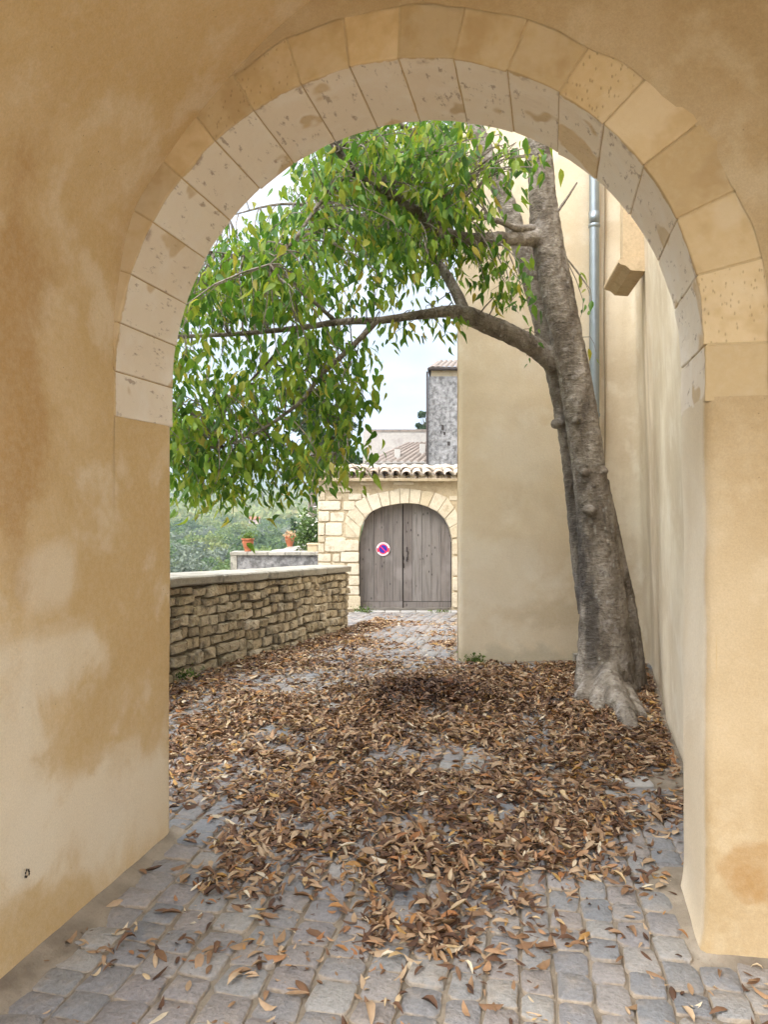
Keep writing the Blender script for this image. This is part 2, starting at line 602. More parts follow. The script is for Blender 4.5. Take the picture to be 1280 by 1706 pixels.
mat_greystone = stone('grey_lichen_stone', [(0.27, 0.26, 0.245)], 0.7, (0.10, 0.10, 0.095), 0.95, 1.0, 0.05, 1.0)
mat_kerb = stone('pale_kerb_stone', [(0.36, 0.34, 0.31), (0.30, 0.29, 0.275)], 0.3, (0.28, 0.25, 0.2), 0.4, 0.4, 0.01, 1.0, 0.7)
mat_sill = stone('carved_sill_stone', [(0.52, 0.40, 0.25)], 0.2, (0.33, 0.24, 0.14), 0.5, 0.4, 0.015)
mat_tile = stone('canal_tile', [(0.46, 0.39, 0.31), (0.40, 0.32, 0.25), (0.54, 0.48, 0.41), (0.40, 0.28, 0.21)], 0.4, (0.15, 0.125, 0.105), 0.7, 0.5, 0.012)
mat_tile_dark = stone('old_roof_tile', [(0.25, 0.205, 0.17)], 0.5, (0.11, 0.10, 0.09), 0.7, 0.5, 0.02)
mat_terra = stone('terracotta', [(0.36, 0.12, 0.055)], 0.1, (0.22, 0.085, 0.045), 0.4, 0.2, 0.01)
mat_render = stone('old_grey_render', [(0.42, 0.385, 0.345)], 0.2, (0.28, 0.25, 0.225), 0.5, 0.3, 0.02, 0.3)


def wood_mat(name, cols):
    g = G(name)
    p = g.coord()
    r = g.rand()
    col = g.ramp(r, [(i / (len(cols) - 1), c) for i, c in enumerate(cols)])
    gr = g.noise(g.scl(p, (30.0, 30.0, 1.6)), 1.0, 6, 0.65)
    col = g.mix(g.m('MULTIPLY', g.step(gr, 0.45, 0.72), 0.65), col, (0.07, 0.058, 0.055))
    kn = g.step(g.vor(g.scl(p, (10.0, 10.0, 5.0)), 1.0), 0.16, 0.05)
    col = g.mix(g.m('MULTIPLY', kn, 0.8), col, (0.03, 0.025, 0.022))
    low = g.noise(p, 2.2, 4)
    col = g.mix(g.m('MULTIPLY', g.step(low, 0.5, 0.7), 0.35), col, (0.30, 0.27, 0.26))
    return g.done(col, 0.85, g.bump(gr, 0.7, 0.008), 0.25)


mat_wood = wood_mat('weathered_grey_wood', [(0.18, 0.16, 0.145), (0.14, 0.12, 0.108), (0.215, 0.198, 0.182), (0.16, 0.135, 0.12)])


def bark_mat():
    g = G('hackberry_bark')
    p = g.pos()
    a = g.noise(g.scl(p, (7.0, 7.0, 3.2)), 1.0, 4, 0.65, 0.5)
    b = g.noise(g.scl(p, (26.0, 26.0, 34.0)), 1.0, 4, 0.7)
    c = g.noise(g.scl(p, (16.0, 16.0, 70.0)), 1.0, 3, 0.6)
    col = g.ramp(a, [(0.3, (0.10, 0.08, 0.06)), (0.46, (0.19, 0.157, 0.12)), (0.6, (0.28, 0.24, 0.19)), (0.75, (0.42, 0.375, 0.32))])
    col = g.mix(g.m('MULTIPLY', g.step(b, 0.50, 0.68), 0.65), col, (0.075, 0.058, 0.043))
    lich = g.m('MULTIPLY', g.step(g.vor(g.scl(p, (1.0, 1.0, 0.7)), 19), 0.30, 0.16), g.step(g.noise(p, 3.1, 3), 0.48, 0.6))
    col = g.mix(g.m('MULTIPLY', lich, 0.55), col, (0.40, 0.38, 0.33))
    pale = g.step(g.noise(p, 5.5, 5, 0.6), 0.56, 0.68)
    s = g.n('ShaderNodeSeparateXYZ', {0: p})
    low = g.m('SUBTRACT', 1.0, g.step(s.outputs[2], 0.15, 0.75))
    col = g.mix(g.m('MULTIPLY', pale, g.m('ADD', 0.35, g.m('MULTIPLY', low, 0.25))), col, (0.42, 0.385, 0.35))
    # black algae streak running down the weather side of the stem
    stx = g.m('ADD', s.outputs[0], g.m('MULTIPLY', s.outputs[2], 0.10))
    d = g.m('ABSOLUTE', g.m('SUBTRACT', stx, 0.36))
    d = g.m('ADD', d, g.m('MULTIPLY', g.m('SUBTRACT', g.noise(g.scl(p, (9.0, 9.0, 3.0)), 1.0, 5, 0.6), 0.5), 0.30))
    m_ = g.m('MULTIPLY', g.m('SUBTRACT', 1.0, g.step(d, 0.02, 0.11)), g.m('SUBTRACT', 1.0, g.step(s.outputs[2], 1.3, 2.0)))
    m_ = g.m('MULTIPLY', m_, g.step(s.outputs[2], 0.12, 0.35))
    col = g.mix(g.m('MULTIPLY', m_, 0.72), col, (0.04, 0.034, 0.03))
    nb = g.bump(g.m('ADD', g.m('ADD', g.m('MULTIPLY', a, 0.8), g.m('MULTIPLY', b, 0.55)), g.m('MULTIPLY', c, 0.3)), 1.0, 0.045)
    return g.done(col, 0.9, nb, 0.25)


mat_bark = bark_mat()


def leaf_mat(name, stops, trans=0.45, rough=0.45, attr=False, by_tree=False):
    g = G(name)
    r = g.rand()
    if by_tree:
        r = g.m('ADD', g.m('MULTIPLY', g.n('ShaderNodeObjectInfo').outputs['Random'], 0.7), g.m('MULTIPLY', g.geo().outputs['Random Per Island'], 0.3))
    col = g.ramp(r, stops)
    v = g.noise(g.pos(), 45, 3)
    hs = g.n('ShaderNodeHueSaturation', {'Color': col, 'Value': g.m('ADD', 0.7, g.m('MULTIPLY', v, 0.6))})
    col = hs.outputs[0]
    if attr:
        at = g.n('ShaderNodeAttribute', attribute_name='wet').outputs['Fac']
        col = g.mix(at, col, g.mix(1.0, col, (0.34, 0.26, 0.22), 'MULTIPLY'))
    g.done(col, rough, None, 0.35)
    if trans > 0:
        tr = g.n('ShaderNodeBsdfTranslucent', {'Color': g.mix(0.55, col, (1.0, 0.95, 0.25), 'MULTIPLY')})
        mx = g.n('ShaderNodeMixShader', {0: trans})
        g.t.links.new(g.b.outputs[0], mx.inputs[1])
        g.t.links.new(tr.outputs[0], mx.inputs[2])
        g.t.links.new(mx.outputs[0], g.out.inputs['Surface'])
    return g.mat


mat_leaf = leaf_mat('hackberry_leaf', [(0.0, (0.05, 0.125, 0.022)), (0.22, (0.085, 0.20, 0.03)), (0.48, (0.15, 0.275, 0.034)), (0.78, (0.24, 0.345, 0.042)), (0.95, (0.32, 0.35, 0.05)), (1.0, (0.45, 0.36, 0.07))], 0.55)
mat_litter = leaf_mat('dead_leaf', [(0.0, (0.065, 0.032, 0.018)), (0.20, (0.115, 0.056, 0.029)), (0.42, (0.21, 0.114, 0.057)), (0.60, (0.33, 0.21, 0.115)), (0.76, (0.48, 0.35, 0.22)), (0.86, (0.34, 0.145, 0.05)), (0.93, (0.44, 0.265, 0.08)), (1.0, (0.64, 0.56, 0.42))], 0.12, 0.6, attr=True)
mat_far_leaf = leaf_mat('valley_leaf', [(0.0, (0.055, 0.095, 0.03)), (0.3, (0.10, 0.16, 0.045)), (0.6, (0.17, 0.225, 0.06)), (0.85, (0.25, 0.275, 0.085)), (1.0, (0.32, 0.26, 0.10))], 0.3, 0.7, by_tree=True)
mat_olive = leaf_mat('olive_grey_leaf', [(0.0, (0.10, 0.13, 0.085)), (0.5, (0.155, 0.185, 0.125)), (1.0, (0.22, 0.24, 0.17))], 0.25, 0.7)
mat_pine = leaf_mat('pine_needle', [(0.0, (0.022, 0.045, 0.018)), (0.6, (0.042, 0.078, 0.03)), (1.0, (0.07, 0.11, 0.045))], 0.15, 0.7)
mat_moss = leaf_mat('moss_leaf', [(0.0, (0.06, 0.11, 0.02)), (1.0, (0.14, 0.20, 0.04))], 0.3, 0.7)
mat_petal = leaf_mat('white_petal', [(0.0, (0.7, 0.68, 0.62)), (1.0, (0.8, 0.78, 0.76))], 0.3, 0.6)
mat_straw = leaf_mat('dry_flower', [(0.0, (0.45, 0.28, 0.16)), (1.0, (0.55, 0.40, 0.26))], 0.3, 0.7)


def flat(name, col, rough=0.6, metal=0.0, var=0.2):
    g = G(name)
    p = g.coord()
    n1 = g.noise(p, 12, 5, 0.6)
    hs = g.n('ShaderNodeHueSaturation', {'Color': col, 'Value': g.m('ADD', 1 - var, g.m('MULTIPLY', n1, 2 * var))})
    g.b.inputs['Metallic'].default_value = metal
    return g.done(hs.outputs[0], g.m('ADD', rough - 0.08, g.m('MULTIPLY', n1, 0.16)), g.bump(n1, 0.1, 0.004))


mat_zinc = flat('zinc', (0.30, 0.34, 0.36), 0.45, 0.7, 0.15)
mat_cable = flat('cable_sheath', (0.33, 0.26, 0.17), 0.7)
mat_iron = flat('rusty_iron', (0.05, 0.04, 0.035), 0.7, 0.3)
mat_glass = flat('dark_window_glass', (0.03, 0.035, 0.04), 0.12)
mat_signwhite = flat('sign_white', (0.78, 0.72, 0.74), 0.4, 0, 0.08)
mat_signred = flat('sign_red', (0.72, 0.02, 0.06), 0.4, 0, 0.08)
mat_signblue = flat('sign_blue', (0.025, 0.03, 0.33), 0.4, 0, 0.08)
mat_white = flat('white_shutter', (0.48, 0.45, 0.41), 0.7)


def ground_mat():
    g = G('valley_ground')
    p = g.pos()
    n1 = g.noise(g.scl(p, (0.012, 0.012, 0.012)), 1.0, 6, 0.6)
    n2 = g.noise(g.scl(p, (0.09, 0.09, 0.09)), 1.0, 6, 0.7)
    col = g.ramp(n2, [(0.3, (0.035, 0.06, 0.022)), (0.5, (0.06, 0.095, 0.03)), (0.68, (0.11, 0.13, 0.045))])
    col = g.mix(g.m('MULTIPLY', g.step(n1, 0.52, 0.68), 0.6), col, (0.17, 0.16, 0.07))
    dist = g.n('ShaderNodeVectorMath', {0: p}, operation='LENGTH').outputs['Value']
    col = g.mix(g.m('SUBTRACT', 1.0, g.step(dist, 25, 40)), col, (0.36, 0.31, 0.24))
    nb = g.bump(n2, 1.0, 3.0)
    return g.done(col, 0.95, nb, 0.1)


mat_ground = ground_mat()

# ------------------------------------------------------------------ terrain
PARA = spline([(-3.62, 3.42), (-3.55, 4.2), (-3.42, 5.3), (-3.30, 6.27), (-3.12, 7.4), (-3.0, 8.5), (-2.92, 9.6), (-2.84, 10.5)], 90)


def terrain_h(x, y):
    xc, D = cam_xy(x, y)
    x = np.asarray(x, float)
    y = np.asarray(y, float)
    px_line = np.interp(y, PARA[:, 1], PARA[:, 0]) - 0.75
    edge_w = np.where(y < 10.9, x - px_line, 99.0)
    edge_c = np.where(D < 22, xc + 5.2, xc + 0.075 * D)
    inside = np.minimum(edge_w, edge_c)          # > 0: on the terrace
    d = np.maximum(-inside, 0)
    plateau = gz(x, y) * (D < 40) - 0.45 * smooth(14, 20, D) - 0.06
    plateau = np.maximum(plateau, -1.6)
    r = np.hypot(x, y)
    valley = -5.0 - 9.0 * smooth(20, 150, r) + 7 * smooth(260, 800, r) + 16 * smooth(600, 1300, r)
    nz = np.array([fbm(float(a) * 0.0016, float(b) * 0.0016, 0.3, 1.0, 4) for a, b in zip(x.ravel(), y.ravel())]).reshape(x.shape)
    ang = np.arctan2(xc, np.maximum(D, 1e-3))
    ridge = np.interp(ang, [-0.8, -0.35, -0.27, -0.12, -0.02, 0.1, 0.5], [190, 150, 120, 210, 300, 250, 180])
    ridge = ridge * (1 + 0.22 * nz)
    valley = valley + nz * 10 * smooth(300, 900, r) + 0.52 * ridge * smooth(1300, 2450, r)
    t = smooth(0, 3.0, d)
    h = plateau * (1 - t) + valley * t
    far = smooth(120, 400, r)
    return h * (1 - far) + valley * far


rad = np.concatenate([[0.0], np.geomspace(1.0, 3600, 105)])
angs = np.linspace(0, 2 * math.pi, 300, endpoint=False)
tx = np.outer(rad, np.cos(angs))
ty = np.outer(rad, np.sin(angs))
tz = terrain_h(tx, ty)
nA = len(angs)
tv = [(0, 0, float(tz[0, 0]))] + [(float(tx[i, j]), float(ty[i, j]), float(tz[i, j])) for i in range(1, len(rad)) for j in range(nA)]
tf = [(0, 1 + j, 1 + (j + 1) % nA) for j in range(nA)]
for i in range(len(rad) - 2):
    a0, a1 = 1 + i * nA, 1 + (i + 1) * nA
    for j in range(nA):
        j2 = (j + 1) % nA
        tf.append((a0 + j, a1 + j, a1 + j2, a0 + j2))
terrain = obj('terrain', tv, tf, mat_ground, None, True, center=False)
tag(terrain, 'wooded valley and blue hills beyond the terrace', kind='structure')

# ------------------------------------------------------------------ passage with the arch
passage = thing('arched_passage', (ARC_X, YF, 0), 'ochre plastered passage with round limestone arch framing the courtyard', 'archway')
Y0 = 0.85
# core of the wall round the opening, recessed behind stones and plaster


def arch_outline(r, zbot, n=48):
    pts = [(ARC_X - r - 0.03, zbot), (ARC_X - r - 0.03, 1.955), (ARC_X - r, 1.96)]
    for i in range(n + 1):
        t = math.pi * (1 - i / n)
        pts.append((ARC_X + r * math.cos(t), ARC_Z + r * math.sin(t)))
    pts += [(ARC_X + r, 1.96), (ARC_X + r + 0.03, 1.955), (ARC_X + r + 0.03, zbot)]
    return pts


mb = MB()
inner = arch_outline(ARC_R + 0.004, 0.0)
outer = [(-2.4, 0.0), (-2.4, 1.955), (-2.4, 1.96)] + [(-2.4, 3.0)] + [(-2.4 + 4.9 * i / 46, 4.3) for i in range(47)] + [(2.5, 3.0)] + [(2.5, 1.96), (2.5, 1.955), (2.5, 0.0)]
assert len(outer) == len(inner)
v, f = [], []
y_a, y_b = YF + 0.004, YB - 0.005
for (xi, zi), (xo, zo) in zip(inner, outer):
    v += [(xi, y_a, zi), (xo, y_a, zo), (xi, y_b, zi), (xo, y_b, zo)]
for i in range(len(inner) - 1):
    a, b = 4 * i, 4 * (i + 1)
    f += [(a, b, b + 1, a + 1), (a + 2, a + 3, b + 3, b + 2), (a, a + 2, b + 2, b), (a + 1, b + 1, b + 3, a + 3)]
obj('wall_core', v, f, mat_mortar, passage)

# vault and left wall: one plaster skin
prof = spline([(-1.772, 0.0), (-1.772, 1.2), (-1.774, 2.1), (-1.765, 2.42), (-1.70, 2.75), (-1.567, 2.96), (-1.394, 3.162), (-1.213, 3.335), (-1.0, 3.50), (-0.7, 3.66),
               (-0.2, 3.78), (0.4, 3.78), (1.1, 3.60), (1.7, 3.25), (2.15, 2.6), (2.2, 2.0), (2.2, 0.0)], 120)


def vault_pt(u, w):
    k = u * (len(prof) - 1)
    i = min(int(k), len(prof) - 2)
    q = prof[i] * (1 - (k - i)) + prof[i + 1] * (k - i)
    y = Y0 + (YF + 0.006 - Y0) * w
    d = 0.012 * fbm(q[0], y, q[1], 1.6, 3) * (1 - 0.6 * w)
    return (q[0] + d * (1 if q[0] < 0 else -1), y, q[1] + (d if q[1] > 3 else 0))


v, f = grid(120, 40, vault_pt)
vault = obj('vault_plaster', v, f, mat_left, passage, True)


def jamb_left(u, w):
    y = YF + 0.004 + (YB - YF) * u
    z = w * 1.96
    rnd = 0.03 * max(0, (u - 0.93) / 0.07) ** 2
    return (-1.772 - rnd + 0.0048 * fbm(-1.772, y, z, 1.6, 3), y, z)


v, f = grid(24, 40, jamb_left)
obj('jamb_plaster', v, f, mat_left, passage, True)

plan_r = [(2.3, YF - 0.004), (1.6, YF - 0.004), (1.1, YF - 0.004), (0.8, YF - 0.004), (0.66, YF - 0.004), (0.585, YF - 0.003), (0.552, YF + 0.004), (0.535, YF + 0.02), (0.529, YF + 0.045),
          (0.527, YF + 0.1), (0.527, YF + 0.2), (0.527, YF + 0.32), (0.527, YB - 0.04), (0.532, YB - 0.015), (0.55, YB + 0.002), (0.62, YB + 0.004), (0.8, YB + 0.004)]


def jamb_right(u, w):
    k = u * (len(plan_r) - 1)
    i = min(int(k), len(plan_r) - 2)
    a, b = plan_r[i], plan_r[i + 1]
    x = a[0] * (1 - k + i) + b[0] * (k - i)
    y = a[1] * (1 - k + i) + b[1] * (k - i)
    z = w * 1.965
    d = 0.007 * fbm(x * 0.4, y, z, 2.2)
    near = max(0.0, 1 - z / 0.12) ** 2 * 0.018
    return (x + (d - near if x < 0.6 else 0), y + (d * 0.6 if y < YF + 0.1 else 0), z)


v, f = grid(len(plan_r) * 2 - 1, 44, jamb_right)
obj('jamb_plaster', v, f, mat_front, passage, True)

# plaster on the face, above and beside the stone ring, with a ragged inner edge


def face_pt(u, w):
    th = R(-8.5) + R(197) * u
    ri = 1.335 + 0.025 * fbm(math.cos(th) * 2, math.sin(th) * 2, 1.7, 2.2, 4) + 0.02 * max(0, math.cos(th))
    ro = 2.9
    r = ri + (ro - ri) * w ** 1.7
    x = ARC_X + r * math.cos(th)
    z = ARC_Z + r * math.sin(th)
    if th < 0:
        z = ARC_Z + (-0.176) * (th / R(-8.5))
        x = ARC_X + r
    k = min(1.0, (r - ri) / 0.05)
    return (x, YF - 0.004 - 0.003 * k + 0.004 * fbm(x, z, 2.0, 1.5), z)


v, f = grid(150, 18, face_pt)
f = [q for q in f if all(v[i][2] < 4.2 for i in q)]
obj('face_plaster', v, f, mat_front, passage, True)

# shell behind the plaster (keeps the passage dark and gives it an outside)
mb = MB()
mb.add(box(-2.4, -1.80, Y0 + 0.002, YF + 0.010, -0.1, 4.3))
mb.add(box(2.22, 2.5, Y0 + 0.002, YF + 0.010, -0.1, 4.3))
mb.add(box(-1.80, 2.22, Y0 + 0.002, YF + 0.010, 3.86, 4.3))
mb.build('outer_wall', mat_back, passage)

# voussoirs, one mesh each
joints = [-9.6, 0.4, 12.7, 23.4, 34.9, 45.5, 55.7, 66.4, 76.9, 87.6, 97.2, 107.3, 118.0, 127.7, 137.7, 148.3, 159.8, 170.0, 180.0, 189.4]
for i in range(len(joints) - 1):
    g0, g1 = R(joints[i] + 0.11), R(joints[i + 1] - 0.11)
    r1 = 1.42
    dy = random.uniform(-0.002, 0.003)
    dr = random.uniform(-0.003, 0.004)
    straight = joints[i] < 0 or joints[i] > 179
    bm = bmesh.new()
    n, m = 6, 7
    ring = []
    for a in range(n + 1):
        th = g0 + (g1 - g0) * a / n
        if straight:
            sg = 1 if joints[i] < 0 else -1
            zz = ARC_Z + (th if joints[i] < 0 else math.pi - th) * ARC_R * 1.0
            pi_, po_ = (ARC_X + sg * (ARC_R + dr), zz), (ARC_X + sg * r1, zz)
        else:
            pi_ = (ARC_X + (ARC_R + dr) * math.cos(th), ARC_Z + (ARC_R + dr) * math.sin(th))
            po_ = (ARC_X + r1 * math.cos(th), ARC_Z + r1 * math.sin(th))
        row = []
        for b in range(m + 1):
            y = YF + dy + (YB - YF) * b / m
            row.append((pi_, po_, y))
        ring.append(row)
    grid_i = [[bm.verts.new((ring[a][b][0][0], ring[a][b][2], ring[a][b][0][1])) for b in range(m + 1)] for a in range(n + 1)]
    grid_o = [[bm.verts.new((ring[a][b][1][0], ring[a][b][2], ring[a][b][1][1])) for b in (0, m)] for a in range(n + 1)]
    for a in range(n):
        for b in range(m):
            bm.faces.new((grid_i[a][b], grid_i[a][b + 1], grid_i[a + 1][b + 1], grid_i[a + 1][b]))
        bm.faces.new((grid_i[a][0], grid_i[a + 1][0], grid_o[a + 1][0], grid_o[a][0]))
        bm.faces.new((grid_i[a][m], grid_o[a][1], grid_o[a + 1][1], grid_i[a + 1][m]))
        bm.faces.new((grid_o[a][0], grid_o[a + 1][0], grid_o[a + 1][1], grid_o[a][1]))
    bm.faces.new([grid_i[0][b] for b in range(m, -1, -1)] + [grid_o[0][0], grid_o[0][1]])
    bm.faces.new([grid_i[n][b] for b in range(m + 1)] + [grid_o[n][1], grid_o[n][0]])
    bmesh.ops.recalc_face_normals(bm, faces=bm.faces)
    for vv in bm.verts:   # uneven hand-dressed faces
        q = vv.co
        k = 0.009 * fbm(q.x + i, q.y * 1.3, q.z, 5.0)
        dirv = Vector((q.x - ARC_X, 0, q.z - ARC_Z)).normalized()
        vv.co = q - dirv * abs(k) * 0.8 + Vector((0, k * 0.5, 0))
    me = bpy.data.meshes.new('voussoir')
    bm.to_mesh(me)
    bm.free()
    me.materials.append(mat_vous)
    me.polygons.foreach_set('use_smooth', [False] * len(me.polygons))
    c = Vector((ARC_X, YF, ARC_Z))
    me.transform(Matrix.Translation(-c))
    o = link('voussoir', me, passage, c)
    bv = o.modifiers.new('bevel', 'BEVEL')
    bv.width = 0.005
    bv.segments = 2
    bv.limit_method = 'ANGLE'
    bv.angle_limit = R(50)
    bv.harden_normals = False

# small chipped hole in the left wall
v, f = [], []
hc = Vector((-1.763, 2.32, 0.32))
for k in range(7):
    t = k * 2 * math.pi / 7
    c = hc + Vector((0, math.cos(t) * 0.012 * random.uniform(0.6, 1.3), math.sin(t) * 0.013 * random.uniform(0.6, 1.2)))
    n0 = len(v)
    for q in range(5):
        s = q * 2 * math.pi / 5
        v.append((c.x, c.y + math.cos(s) * 0.005, c.z + math.sin(s) * 0.006))
    f.append(tuple(range(n0, n0 + 5)))
obj('chipped_hole', v, f, mat_iron, passage)

# ------------------------------------------------------------------ paving
pav_x0, pav_x1, pav_y0, pav_y1 = -4.6, 2.4, -2.2, 15.2


def pav_pt(u, w):
    x = pav_x0 + (pav_x1 - pav_x0) * u
    y = pav_y0 + (pav_y1 - pav_y0) * w
    z = float(gz(x, y)) - 0.006 + 0.006 * fbm(x, y, 0, 1.2)
    if x < float(np.interp(y, PARA[:, 1], PARA[:, 0])) - 0.3 and y < 10.6:
        z -= 0.3
    return (x, y, z)


v, f = grid(70, 170, pav_pt)
pavement = obj('pavement', v, f, mat_sand, None, True)
tag(pavement, 'grey cobbled lane with sandy joints', kind='structure')


def pillow(n, rr, inset=0.80, prof_=(0.0, 0.72, 1.0), rough=0.03, sq=0.36):
    """unit stone: outline in [-.5,.5]^2, height 0..1, rounded shoulders"""
    base = []
    for k in range(n):
        t = 2 * math.pi * (k + 0.5) / n
        c, s = math.cos(t), math.sin(t)
        e = sq
        x = 0.5 * math.copysign(abs(c) ** e, c)
        y = 0.5 * math.copysign(abs(s) ** e, s)
        base.append((x + rr.uniform(-rough, rough), y + rr.uniform(-rough, rough)))
    v, f = [], []
    for ring, (sc, h) in enumerate(((1.0, prof_[0]), (1.0, prof_[1]), (inset, prof_[2] - 0.05))):
        for (x, y) in base:
            v.append((x * sc, y * sc, h + (rr.uniform(-rough, rough) * 1.5 if ring == 2 else 0)))
    v.append((rr.uniform(-0.05, 0.05), rr.uniform(-0.05, 0.05), prof_[2] + rr.uniform(-rough, rough)))
    for ring in range(2):
        for k in range(n):
            k2 = (k + 1) % n
            f.append((ring * n + k, ring * n + k2, (ring + 1) * n + k2, (ring + 1) * n + k))
    for k in range(n):
        f.append((2 * n + k, 2 * n + (k + 1) % n, 3 * n))
    return v, f


rr = random.Random(3)
cob_var = [pillow(12, rr, 0.90, (0.0, 0.74, 1.0), 0.045, 0.30) for _ in range(14)]
cob_mesh = [mesh('cobblestone', v, f, mat_cobble, True) for v, f in cob_var]


def warp(x, y):
    """gentle drift of the cobble rows"""
    return (x + 0.05 * math.sin(y * 0.9 + 0.4) + 0.03 * math.sin(x * 1.7 + y * 0.5), y + 0.04 * math.sin(x * 1.3) + 0.02 * math.sin(y * 2.1 + x))


def side_wall_x(y):
    return float(np.interp(y, [3.37, 4.6, 5.66, 7.12, 7.75, 8.2], [0.74, 0.78, 0.83, 0.92, 0.96, 0.9]))


def paved(x, y):
    if y < YB:
        if x < -1.68 or x > 2.1:
            return False
        if YF - 0.06 < y and x > 0.47:
            return False
    elif y < 10.9:
        if x < float(np.interp(y, PARA[:, 1], PARA[:, 0])) + 0.10:
            return False
        if y < 7.6 and x > side_wall_x(y) - 0.08:
            return False
    xc, D = cam_xy(x, y)
    if D > 13.2:
        return False
    if D > 7.55 and xc > 0.095 * D - 0.03:
        return False
    if xc < -0.36 * D - 1.5 or xc > 0.52 * D + 0.4:
        return False
    return True


kerb_line = lambda x: 4.47 + 0.2 * (x + 0.0)
cobs = []
x = -4.5
while x < 2.3:
    w = rr.uniform(0.108, 0.138) + (0.022 if -1.8 < x < -0.7 else 0)
    y = -0.3 + rr.uniform(0, 0.15)
    while y < 14.6:
        L = rr.uniform(0.115, 0.165)
        cx, cy = warp(x + w / 2, y + L / 2)
        if paved(cx, cy) and not (cx > -0.9 and abs(cy - kerb_line(cx)) < 0.14):
            cobs.append((cx, cy, w - 0.002 - rr.random() * 0.007, L - 0.002 - rr.random() * 0.010, rr.uniform(-0.05, 0.05)))
        y += L
    x += w
cobs.sort(key=lambda c: -cam_xy(c[0], c[1])[1] if cam_xy(c[0], c[1])[1] < 2.05 else cam_xy(c[0], c[1])[1] - 1000)
near_cobs = [c for c in cobs if cam_xy(c[0], c[1])[1] > 2.05][:300]
nset = set(id(c) for c in near_cobs)
rest_v, rest_f = [], []
for c in cobs:
    k = rr.randrange(len(cob_var))
    z0 = float(gz(c[0], c[1])) - 0.03
    rz_ = c[4] + rr.choice((0, math.pi))
    hgt = 0.030 + rr.uniform(-0.005, 0.006)
    tilt = Matrix.Rotation(rr.uniform(-0.03, 0.03), 4, 'X') @ Matrix.Rotation(rr.uniform(-0.03, 0.03), 4, 'Y')
    M = Matrix.Translation((c[0], c[1], z0)) @ Matrix.Rotation(rz_, 4, 'Z') @ tilt @ Matrix.Diagonal((c[2], c[3], hgt + 0.012, 1))
    if id(c) in nset:
        put('cobblestone', cob_mesh[k], pavement, M)
    else:
        n0 = len(rest_v)
        rest_v += [tuple(M @ Vector(p)) for p in cob_var[k][0]]
        rest_f += [tuple(i + n0 for i in q) for q in cob_var[k][1]]
tag(obj('cobble_field', rest_v, rest_f, mat_cobble, pavement, True), kind='stuff')

# pale kerb stones crossing the lane
for k in range(6):
    xx = -0.78 + k * 0.245
    v_, f_ = pillow(12, rr, 0.94, (0.0, 0.8, 1.0), 0.012, 0.3)
    yy = kerb_line(xx)
    M = Matrix.Translation((xx, yy, -0.03)) @ Matrix.Rotation(0.2, 4, 'Z') @ Matrix.Diagonal((0.232, 0.17, 0.048, 1))
    put('kerb_stone', mesh('kerb_stone', v_, f_, mat_kerb, True), pavement, M)

# cement fillets at the foot of the passage walls


def fillet(pts, width, h, name):
    pts = spline(pts, 60)
    v, f = [], []
    for i, p in enumerate(pts):
        d = pts[min(i + 1, 59)] - pts[max(i - 1, 0)]
        nrm = np.array([d[1], -d[0]]) / np.hypot(d[0], d[1])
        wv = width * (1 + 0.35 * fbm(p[0], p[1], 5.0, 3.0)) * p[2]
        for s, zz in ((-0.02, h), (0.25, h * 0.75), (0.6, h * 0.45), (0.9, 0.006), (1.0, -0.012)):
            q = p[:2] + nrm * wv * s
            v.append((q[0], q[1], zz + 0.004 * fbm(q[0], q[1], 1.0, 9.0)))
    for i in range(59):
        for k in range(4):
            f.append((i * 5 + k, i * 5 + k + 1, (i + 1) * 5 + k + 1, (i + 1) * 5 + k))
    return obj(name, v, f, mat_sand, pavement, True)


fillet([(-1.775, 0.0, 1.0), (-1.775, 1.0, 1.0), (-1.775, 2.2, 1.1), (-1.775, 2.7, 1.0), (-1.775, 3.1, 0.8), (-1.79, 3.42, 0.7)], 0.13, 0.030, 'mortar_fillet')
fillet([(0.56, 3.5, 1.6), (0.528, 3.33, 1.5), (0.53, 3.15, 1.0), (0.53, 2.97, 0.8), (0.56, 2.88, 0.6), (0.75, 2.865, 0.5), (1.1, 2.865, 0.5), (1.8, 2.865, 0.5)][::-1], -0.11, 0.03, 'mortar_fillet')

# ------------------------------------------------------------------ house with the cream end wall
house = thing('plastered_house', (-0.2, 8.0, 0), 'tall cream plastered house wall with zinc drainpipe behind the tree', 'house')
corner_l = (-0.917, 7.63)
side = spline([(0.70, 3.30), (0.74, 3.8), (0.78, 4.6), (0.83, 5.66), (0.88, 6.5), (0.93, 7.3), (0.955, 7.75), (0.93, 8.02), (0.82, 8.13), (0.66, 8.155), (0.50, 8.145)], 70)
HZ = 5.7


def wobble(x, y, z, a=0.008):
    return a * fbm(x, y, z, 1.1, 3)


def end_pt(u, w):
    x = corner_l[0] + (0.50 - corner_l[0]) * u
    y = corner_l[1] + (8.145 - corner_l[1]) * u
    z = -0.3 + (HZ + 0.3) * w
    rnd = max(0, 1 - u / 0.035) ** 2 * 0.03
    return (x + 0.012 * fbm(z, 0.3, 9.0, 1.4) * max(0, 1 - u * 6), y + rnd + wobble(x, y, z), z)


v, f = grid(44, 60, end_pt)
obj('end_wall', v, f, mat_house, house, True)


